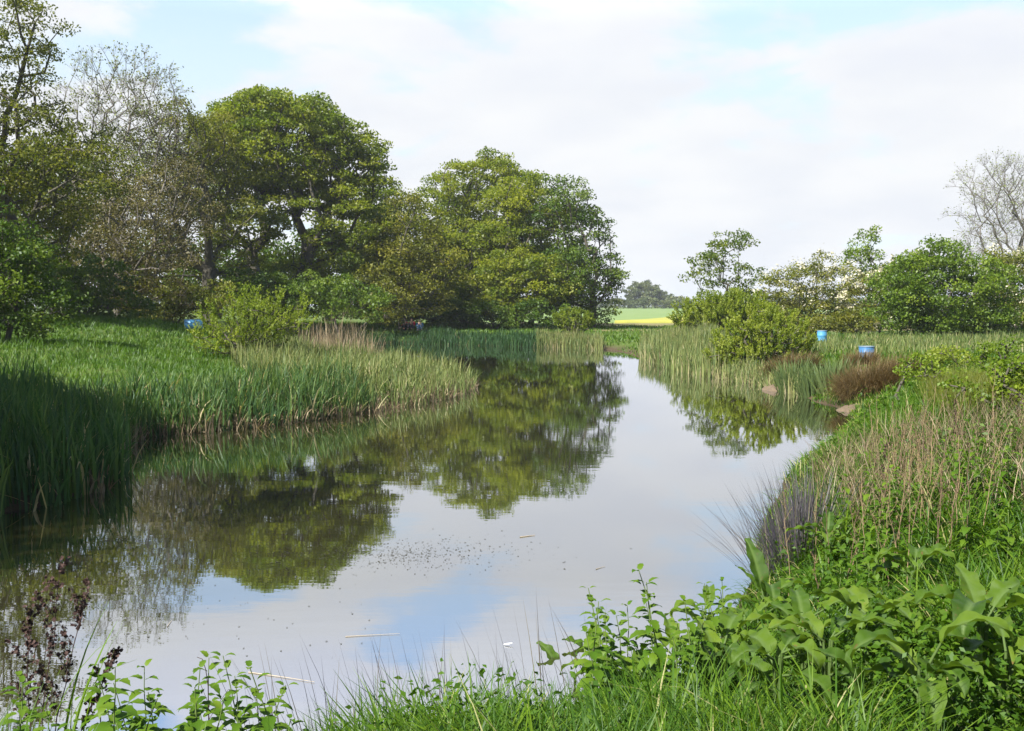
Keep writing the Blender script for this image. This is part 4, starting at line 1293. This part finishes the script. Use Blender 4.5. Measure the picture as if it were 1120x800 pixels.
# thin bent dead stalk over the lone nettle
def curve_stalk(label, X, Y, pts, r, mat, sub=()):
    z0 = gz(X, Y); o = empty('dead_stalk', (X, Y, z0), label, 'dead stalk')
    P_ = np.array(pts, float); rr = np.linspace(r, r * .4, len(P_))
    a, b = tubes(P_[:-1], P_[1:], rr[:-1], rr[1:], 5); B = Bag(); B.add(a, b); B.make('stem', M[mat], o, smooth=True)
    B = Bag()
    for s in sub:
        s = np.array(s, float); a, b = tubes(s[:-1], s[1:], np.full(len(s) - 1, r * .4), np.full(len(s) - 1, r * .25), 4); B.add(a, b)
    if sub: B.make('side_twigs', M[mat], o)
    return o


curve_stalk('thin bent dark stalk with a hooked tip, over the lone nettle', (222 - 560) / 1120 * 4.8, 4.8,
            [(0, 0, -.03), (0, 0, .2), (-.005, 0, .42), (-.005, 0, .58), (-.015, 0, .66), (-.03, 0, .71), (-.055, 0, .72)], .0035, 'seed',
            [[(0, 0, .42), (.04, 0, .49), (.09, .01, .56)], [(0, 0, .48), (-.03, 0, .56), (-.045, 0, .60)], [(0, 0, .3), (-.05, 0, .38), (-.09, 0, .46)], [(.04, 0, .49), (.07, 0, .5), (.11, 0, .54)]])

# rush clump, thin rushes by the near shore
tussock('rush_clump', 'dark purplish rush clump leaning over the water, right of centre', 'rush', 2.5, 9.1, .5, .95, 340, 'rush', w=.008, pull=.6, lean=1.1, bend=.35, tshift=0)
tussock('rush_clump', 'second dark rush clump just behind the first, by the dead stalks', 'rush', 2.85, 10.0, .45, .85, 260, 'rush', w=.009, pull=.5, lean=1.0, bend=.35, tshift=0)
P = sample_poly([(-1.4, 4.8), (.5, 5.2), (.6, 5.7), (-1.3, 5.3)], 260, -.15)
n = len(P); z = np.maximum(ground_z(P[:, 0], P[:, 1]), -.1)
V, F, T = blades(np.column_stack([P, z]), rng.uniform(.35, .85, n), .006, rng.uniform(0, .25, n), rng.uniform(.05, .5, n), az=rng.normal(pi, .8, n), segs=4, tint=rng.uniform(.2, 1, n))
tag(mesh_obj('thin_rushes', V, F, M['rush'], None, T), 'thin dark grass stems sticking up over the water at the bottom centre', 'rushes', kind='stuff')
# iris like leaves at bottom left
P = np.array([[(px - 560) / 1120 * 4.7, 4.7 + random.uniform(-.1, .3)] for px in (-5, 10, 22, 44, 56, 70, 84, 36)])
z = ground_z(P[:, 0], P[:, 1])
X0 = P.mean(0); zz = gz(*X0)
V, F, T = blades(np.column_stack([P, z]) - np.array([*X0, zz]), rng.uniform(.75, 1.15, 8), .026, rng.uniform(.05, .3, 8), rng.uniform(.2, 1.3, 8), az=rng.uniform(-.6, .9, 8), segs=8, tint=np.full(8, .8), curl=2)
o = mesh_obj('reed_clump', V, F, M['grass'], None, T); o.location = (*X0, zz)
tag(o, 'few broad green reed blades among the dark seed stalks, bottom left', 'reeds')


# near grass
P, s = view_scatter(190000, 2.2, 12.5, lambda P, s: (P[:, 0] > -4.5), pw=1.0, pad=1.25)
n = len(P); d = np.hypot(P[:, 0], P[:, 1]); z = ground_z(P[:, 0], P[:, 1]); c = clumpy(P, 1.6)
hh = rng.uniform(.14, .46, n) * (.6 + .75 * c)
for qx, qy, qr, qm in PROT:     # grass stays short where a broad plant shades it out
    near = ((P[:, 0] - qx) ** 2 + (P[:, 1] - qy) ** 2) < qr * qr
    hh[near] = np.minimum(hh[near], qm * rng.uniform(.5, 1, near.sum()))
hh = hh * np.clip(.55 + s / 1.6, .55, 1)
V, F, T = blades(np.column_stack([P, z - .01]), hh, (.0040 + .0009 * d) * rng.uniform(.5, 1.9, n), rng.uniform(0, .55, n), rng.uniform(.4, 2.3, n), segs=4, tint=np.where(rng.random(n) < .03, 1, np.clip(.45 + .45 * (c - .5) + rng.normal(0, .24, n), 0, .9)))
tag(mesh_obj('long_grass', V, F, M['grass'], None, T), 'lush long green grass in the right foreground', 'grass', kind='stuff')

P = sample_poly([(1.3, 6), (3.2, 7), (8.5, 20), (10, 28), (7.5, 28), (6, 21), (2, 11)], 8000, -.1, .7)
P = P[clumpy(P, 1.8) > rng.uniform(.15, .7, len(P))]
n = len(P); d = P[:, 1]; z = np.maximum(ground_z(P[:, 0], P[:, 1]), 0)
V, F, T = blades(np.column_stack([P, z - .01]), rng.uniform(.12, .36, n), (.005 + .0009 * d) * rng.uniform(.6, 1.4, n), rng.uniform(0, .7, n), rng.uniform(.4, 2.2, n), segs=4,
                 tint=np.clip(rng.normal(.62, .28, n), 0, 1))
tag(mesh_obj('bank_grass', V, F, M['grass'], None, T), 'fringe of grass hanging over the water along the near right bank', 'grass', kind='stuff')

# broad leaved ground cover between the grass
P, s = view_scatter(13000, 3.4, 30, lambda P, s: (P[:, 0] > -3.5) & (s > .2) & (clumpy(P, .9) > np.interp(P[:, 1], [4, 8], [.72, .48])), pw=1.0, pad=1.2)
n = len(P); d = P[:, 1]; z = ground_z(P[:, 0], P[:, 1])
k = 7
idx = np.repeat(np.arange(n), k)
ang = rng.uniform(0, 2 * pi, n * k); rr = rng.uniform(.02, .16, n * k)
hgt = rng.uniform(.12, .48, n)[idx] * rng.uniform(.5, 1, n * k)
C = np.stack([P[idx, 0] + rr * np.cos(ang), P[idx, 1] + rr * np.sin(ang), z[idx] + hgt], 1)
V, F, T = leaf_quads(C, .020 + .0036 * d[idx], up=1.0, aspect=.55, tint=.45 + rng.normal(0, .18, n * k) + .15 * (rng.random(n)[idx] - .5), direction=np.stack([np.cos(ang), np.sin(ang), 0 * ang], 1), dmix=.8)
tag(mesh_obj('ground_cover', V, F, M['nettle'], None, T), 'small leaved herbs mixed through the grass of the right bank', 'herbs', kind='stuff')


def haze():
    m, t = new_mat('haze')
    out = N(t, 'ShaderNodeOutputMaterial'); v = N(t, 'ShaderNodeVolumePrincipled')
    v.inputs['Color'].default_value = (.92, .96, 1, 1); v.inputs['Density'].default_value = HAZE
    v.inputs['Anisotropy'].default_value = 0.3
    L(t, v.outputs[0], out.inputs['Volume'])
    x0, x1, y0, y1, z0, z1 = -2600, 2600, -100, 4600, -3, 40
    V = np.array([(x, y, z) for z in (z0, z1) for x, y in ((x0, y0), (x1, y0), (x1, y1), (x0, y1))])
    F = np.array([(3, 2, 1, 0), (4, 5, 6, 7), (0, 1, 5, 4), (1, 2, 6, 5), (2, 3, 7, 6), (3, 0, 4, 7)])
    tag(mesh_obj('haze', V, F, m), 'thin summer haze paling the distant trees and fields', 'haze', kind='stuff')


HAZE = 0.0003
haze()

tussock('sedge_tussock', 'low brown sedge tussock directly before the larger blue drum', 'sedge', 10.75, 31.6, .8, .62, 1500, 'rust', w=.014, bend=1.6, lean=.8, tshift=.1, group=TS)
reed_bed('reed_bed', 'short reeds with pale feet along the water below the bright willow bush', [(7.0, 37), (8.0, 33), (8.3, 29.5), (9.0, 29.5), (9.0, 33), (8.4, 38)], 1500, .6, 'reedfar', w=.035, smin=-.35, smax=.9, dead=.3, bend=.8)

# ------------------------------------------------------------------ blue drums
M['blue'] = plain_mat('blue plastic', (.03, .12, .26), rough=.35, spec=.5, noise=.2)
M['bluepale'] = plain_mat('pale blue plastic', (.06, .22, .38), rough=.4, spec=.5, noise=.2)
M['rim'] = plain_mat('faded rim', (.12, .17, .22), rough=.5)


def drum(label, X, Y, z, r, h, lying=False, mat='blue', rz=0.0):
    root = empty('plastic_drum', (X, Y, z), label, 'drum', 'blue plastic drums on the banks', rz)
    n = 32
    prof = [(0.001, 0), (r * .93, 0), (r * .98, .02), (r, .06), (r, h * .30), (r * 1.035, h * .32), (r * 1.035, h * .35), (r, h * .37), (r, h * .63), (r * 1.035, h * .65), (r * 1.035, h * .68), (r, h * .70),
            (r, h * .93), (r * .96, h * .97)]
    def lathe(prof):
        V = [(a * cos(2 * pi * i / n), a * sin(2 * pi * i / n), z_) for a, z_ in prof for i in range(n)]
        F = [(j * n + i, j * n + (i + 1) % n, (j + 1) * n + (i + 1) % n, (j + 1) * n + i) for j in range(len(prof) - 1) for i in range(n)]
        return np.array(V), np.array(F)
    V, F = lathe(prof)
    V2, F2 = lathe([(r * 1.03, h * .955), (r * 1.05, h * .97), (r * 1.05, h * 1.0), (r * .97, h * 1.0), (r * .96, h * .985), (.001, h * .985)])
    if lying:
        def rot(V): return np.stack([V[:, 2] - h / 2, V[:, 1], V[:, 0] + r * 1.05], 1)
        V, V2 = rot(V), rot(V2)
    mesh_obj('body', V, F, M[mat], root, smooth=True)
    mesh_obj('lid', V2, F2, M['rim'] if not lying else M['bluepale'], root)
    return root


Y = 47; X = (212 - 560) / 1120 * Y; drum('blue drum lying on its side at the back of the left meadow', X, Y, gz(X, Y) + .1, .25, .78, True, 'bluepale', rz=.25 + pi)
Y = 33.0; X = (948 - 560) / 1120 * Y; drum('larger blue drum with a pale rim behind the largest rusty sedge mound', X, Y, gz(X, Y) - .02, .24, .58)
Y = 46; X = (899 - 560) / 1120 * Y; drum('small blue drum half hidden behind the bright willow bush', X, Y, gz(X, Y), .21, .68, mat='bluepale')


# ------------------------------------------------------------------ people sitting far off on the left bank
M['skin'] = plain_mat('skin', (.50, .30, .22))
M['hair'] = plain_mat('brown hair', (.06, .035, .02), rough=.8)
M['red'] = plain_mat('red cloth', (.5, .02, .05), rough=.8)
M['bluecloth'] = plain_mat('blue cloth', (.03, .14, .34), rough=.8)
M['jeans'] = plain_mat('pale jeans', (.14, .22, .32), rough=.8)
M['trousers'] = plain_mat('dark trousers', (.03, .03, .04), rough=.8)


def skin_obj(name, verts, edges, radii, mat, parent, root_i=0, sub=1):
    me = bpy.data.meshes.new(name); me.from_pydata(verts, edges, [])
    o = bpy.data.objects.new(name, me); COL.objects.link(o)
    m = o.modifiers.new('skin', 'SKIN'); m.use_smooth_shade = True
    sv = me.skin_vertices[0] if me.skin_vertices else None
    if sv is None:
        me.attributes  # the modifier makes the layer below
        bpy.context.view_layer.objects.active = o
        bpy.ops.object.mode_set(mode='EDIT'); bpy.ops.mesh.customdata_skin_add(); bpy.ops.object.mode_set(mode='OBJECT')
        sv = me.skin_vertices[0]
    for i, r in enumerate(radii):
        sv.data[i].radius = r if isinstance(r, tuple) else (r, r)
        sv.data[i].use_root = (i == root_i)
    s = o.modifiers.new('sub', 'SUBSURF'); s.levels = sub; s.render_levels = sub
    me.materials.append(mat); o.parent = parent
    return o


def person(label, X, Y, top, legs, rz, lean=.12):
    """seated on the grass, knees up, forearms on the knees"""
    root = empty('person', (X, Y, gz(X, Y)), label, 'person', 'people sitting on the far left bank', rz)
    pel = (0, 0, .13); ch = (0, .0 + lean * .7, .42); nk = (0, .02 + lean, .60); hd = (0, .04 + lean, .72); ht = (0, .045 + lean, .82)
    V = [pel, (0, lean * .3, .27), ch, (0, lean, .55), nk, hd, ht]
    E = [(0, 1), (1, 2), (2, 3), (3, 4), (4, 5), (5, 6)]
    R = [(.15, .12), (.13, .10), (.15, .11), (.12, .08), .052, (.082, .10), (.06, .07)]
    for s in (-1, 1):
        b = len(V)
        V += [(s * .18, lean * .9, .53), (s * .24, lean + .12, .34), (s * .15, lean + .36, .42), (s * .12, lean + .44, .42)]
        E += [(3, b), (b, b + 1), (b + 1, b + 2), (b + 2, b + 3)]
        R += [.055, .042, .032, .035]
        b = len(V)
        V += [(s * .10, .03, .12), (s * .14, .42, .47), (s * .13, .62, .09), (s * .14, .74, .05)]
        E += [(0, b), (b, b + 1), (b + 1, b + 2), (b + 2, b + 3)]
        R += [.085, .062, .045, .035]
    skin_obj('body', V, E, R, M['skin'], root)
    g = .018
    Vt = [(0, lean * .2, .2), (0, lean * .3, .27), ch, (0, lean, .55)]
    Et = [(0, 1), (1, 2), (2, 3)]; Rt = [(.155 + g, .125 + g), (.13 + g, .10 + g), (.15 + g, .11 + g), (.12 + g, .08 + g)]
    for s in (-1, 1):
        b = len(Vt); Vt += [(s * .18, lean * .9, .53), (s * .24, lean + .12, .34), (s * .16, lean + .34, .415)]
        Et += [(3, b), (b, b + 1), (b + 1, b + 2)]; Rt += [.055 + g, .042 + g, .032 + g]
    skin_obj('jacket', Vt, Et, Rt, M[top], root)
    Vl = [(0, 0, .12)]; El = []; Rl = [(.155 + g, .125 + g)]
    for s in (-1, 1):
        b = len(Vl); Vl += [(s * .10, .03, .12), (s * .14, .42, .47), (s * .13, .62, .10)]
        El += [(0, b), (b, b + 1), (b + 1, b + 2)]; Rl += [.085 + g, .062 + g, .045 + g]
    skin_obj('trousers', Vl, El, Rl, M[legs], root)
    skin_obj('hair', [(0, .005 + lean, .74), (0, .02 + lean, .83)], [(0, 1)], [(.088, .09), (.07, .08)], M['hair'], root)
    # face: eyes, nose
    for s in (-1, 1):
        pass
    return root


YP = 74
for px, top, legs, rz, lab in [(442, 'red', 'trousers', pi + .3, 'person in a red top sitting on the left, under the dark trees'), (451, 'red', 'trousers', pi - .2, 'person in a red top sitting between the other two'),
                               (459, 'bluecloth', 'jeans', pi + .1, 'person in blue sitting on the right, a little lower than the two in red')]:
    yy = YP + (1 if px < 455 else 0)
    person(lab, (px - 560) / 1120 * yy, yy, top, legs, rz)


# ------------------------------------------------------------------ things floating on the pond
M['stick'] = plain_mat('wet pale wood', (.30, .25, .18), rough=.7, noise=.3, scale=20)
M['litter'] = plain_mat('dark litter', (.035, .035, .02), rough=.8)
M['feather'] = plain_mat('white feather', (.8, .8, .8), rough=.7)


def stick(label, p0, p1, r):
    r *= .6
    a = np.array([*at_z(*p0), .004]); b = np.array([*at_z(*p1), .006]); c = (a + b) / 2
    t = np.linspace(0, 1, 7)[:, None]; P = a * (1 - t) + b * t + np.array([0, 1, 0]) * (.01 * np.sin(t * pi)) * np.linalg.norm(b - a) - c
    rr = r * (1 - .6 * t[:, 0])
    V, F = tubes(P[:-1], P[1:], rr[:-1], rr[1:], 6)
    o = mesh_obj('floating_stick', V, F, M['stick'], smooth=True); o.location = c
    tag(o, label, 'stick', 'sticks floating on the pond')


stick('long pale stick floating at the lower left, above the lone nettle', (272, 736), (344, 747), .006)
stick('thin pale stick floating in the middle of the near water', (378, 697), (437, 694), .005)
stick('short dark stick floating below the reflected sycamore', (569, 588), (585, 586), .012)
stick('small pale twig floating right of the middle of the water', (652, 623), (662, 620), .006)
stick('upright looking bit of reed floating left of the lone nettle', (183, 686), (188, 679), .006)
cx, cy = at_z(556, 706)
V = np.array([(-.03, -.01, 0), (0, -.012, .012), (.035, 0, .008), (0, .012, .002)]); t_ = np.linspace(0, 2 * pi, 9)[:-1]
V = np.array([(.035 * cos(a), .014 * sin(a), .004 + .012 * (1 + cos(a)) * .5) for a in t_]); V2 = V + np.array([0, 0, .002])
F = [(i, (i + 1) % 8, 8 + (i + 1) % 8, 8 + i) for i in range(8)] + [(0, 1, 2, 3), (0, 3, 4, 7), (4, 5, 6, 7), (8, 9, 10, 11), (8, 11, 12, 15), (12, 13, 14, 15)]
o = mesh_obj('feather', V.tolist() + V2.tolist(), np.array(F), M['feather']); o.location = (cx, cy, 0.003)
tag(o, 'tiny white feather floating near the bottom centre', 'feather')
# litter drift
n = 520
px = rng.normal(455, 42, n); py = 606 + rng.normal(0, 9, n) + (px - 455) * -.05
px2 = rng.uniform(0, 420, 260); py2 = rng.uniform(600, 720, 260); px3 = rng.normal(420, 90, 500); py3 = rng.normal(606, 9, 500)
px = np.concatenate([px, px2[:90], px3]); py = np.concatenate([py, py2[:90], py3])
P = np.array([at_z(a, b) for a, b in zip(px, py)])
ok = sdist(P[:, 0], P[:, 1]) < -.1; P = P[ok]; n = len(P)
V, F, _ = leaf_quads(np.column_stack([P, np.full(n, .004)]), rng.uniform(.006, .032, n), up=14, aspect=.6, droop=.03)
tag(mesh_obj('floating_litter', V, F, M['litter']), 'drift of tiny dark leaf litter floating on the middle of the pond', 'litter', kind='stuff')

# ------------------------------------------------------------------ the tree whose shade falls on the left reeds (just outside the view)
tree('shade_tree', 'large tree just outside the left edge, shading the near reeds', 'tree', -1360, 9.0 if False else 9.0, [], 'dark') if False else None


def shade_tree(X, Y, lab, R, zc):
    base = np.array([X, Y, gz(X, Y)])
    root = empty('oak_tree', base, lab, 'tree', 'trees beside the left edge')
    n = 260
    u = rvec(n); C = base + np.array([0, 0, zc]) + u * (rng.random(n) ** .4)[:, None] * np.array([R, R, R * .8])
    Pa, Pb, ra, rb, _, _ = skeleton(base, C, 3.0, .025)
    V, F = tubes(Pa - base, Pb - base, ra, rb, 5); mesh_obj('trunk', V, F, M['bark'], root, smooth=True)
    idx = np.repeat(np.arange(n), 60); off = rvec(len(idx)) * (rng.random(len(idx)) ** .4)[:, None] * .95; off[:, 2] *= .5
    V, F, T = leaf_quads(C[idx] + off - base, .22, tint=.5 + rng.normal(0, .2, len(idx)))
    mesh_obj('crown', V, F, M['dark'], root, T)


shade_tree(-13.2, 7.2, 'large tree just outside the left edge beside the near reeds', 4.2, 8.5)
shade_tree(-15.6, 12.0, 'large tree just outside the left edge behind the near reeds', 3.0, 8.0)
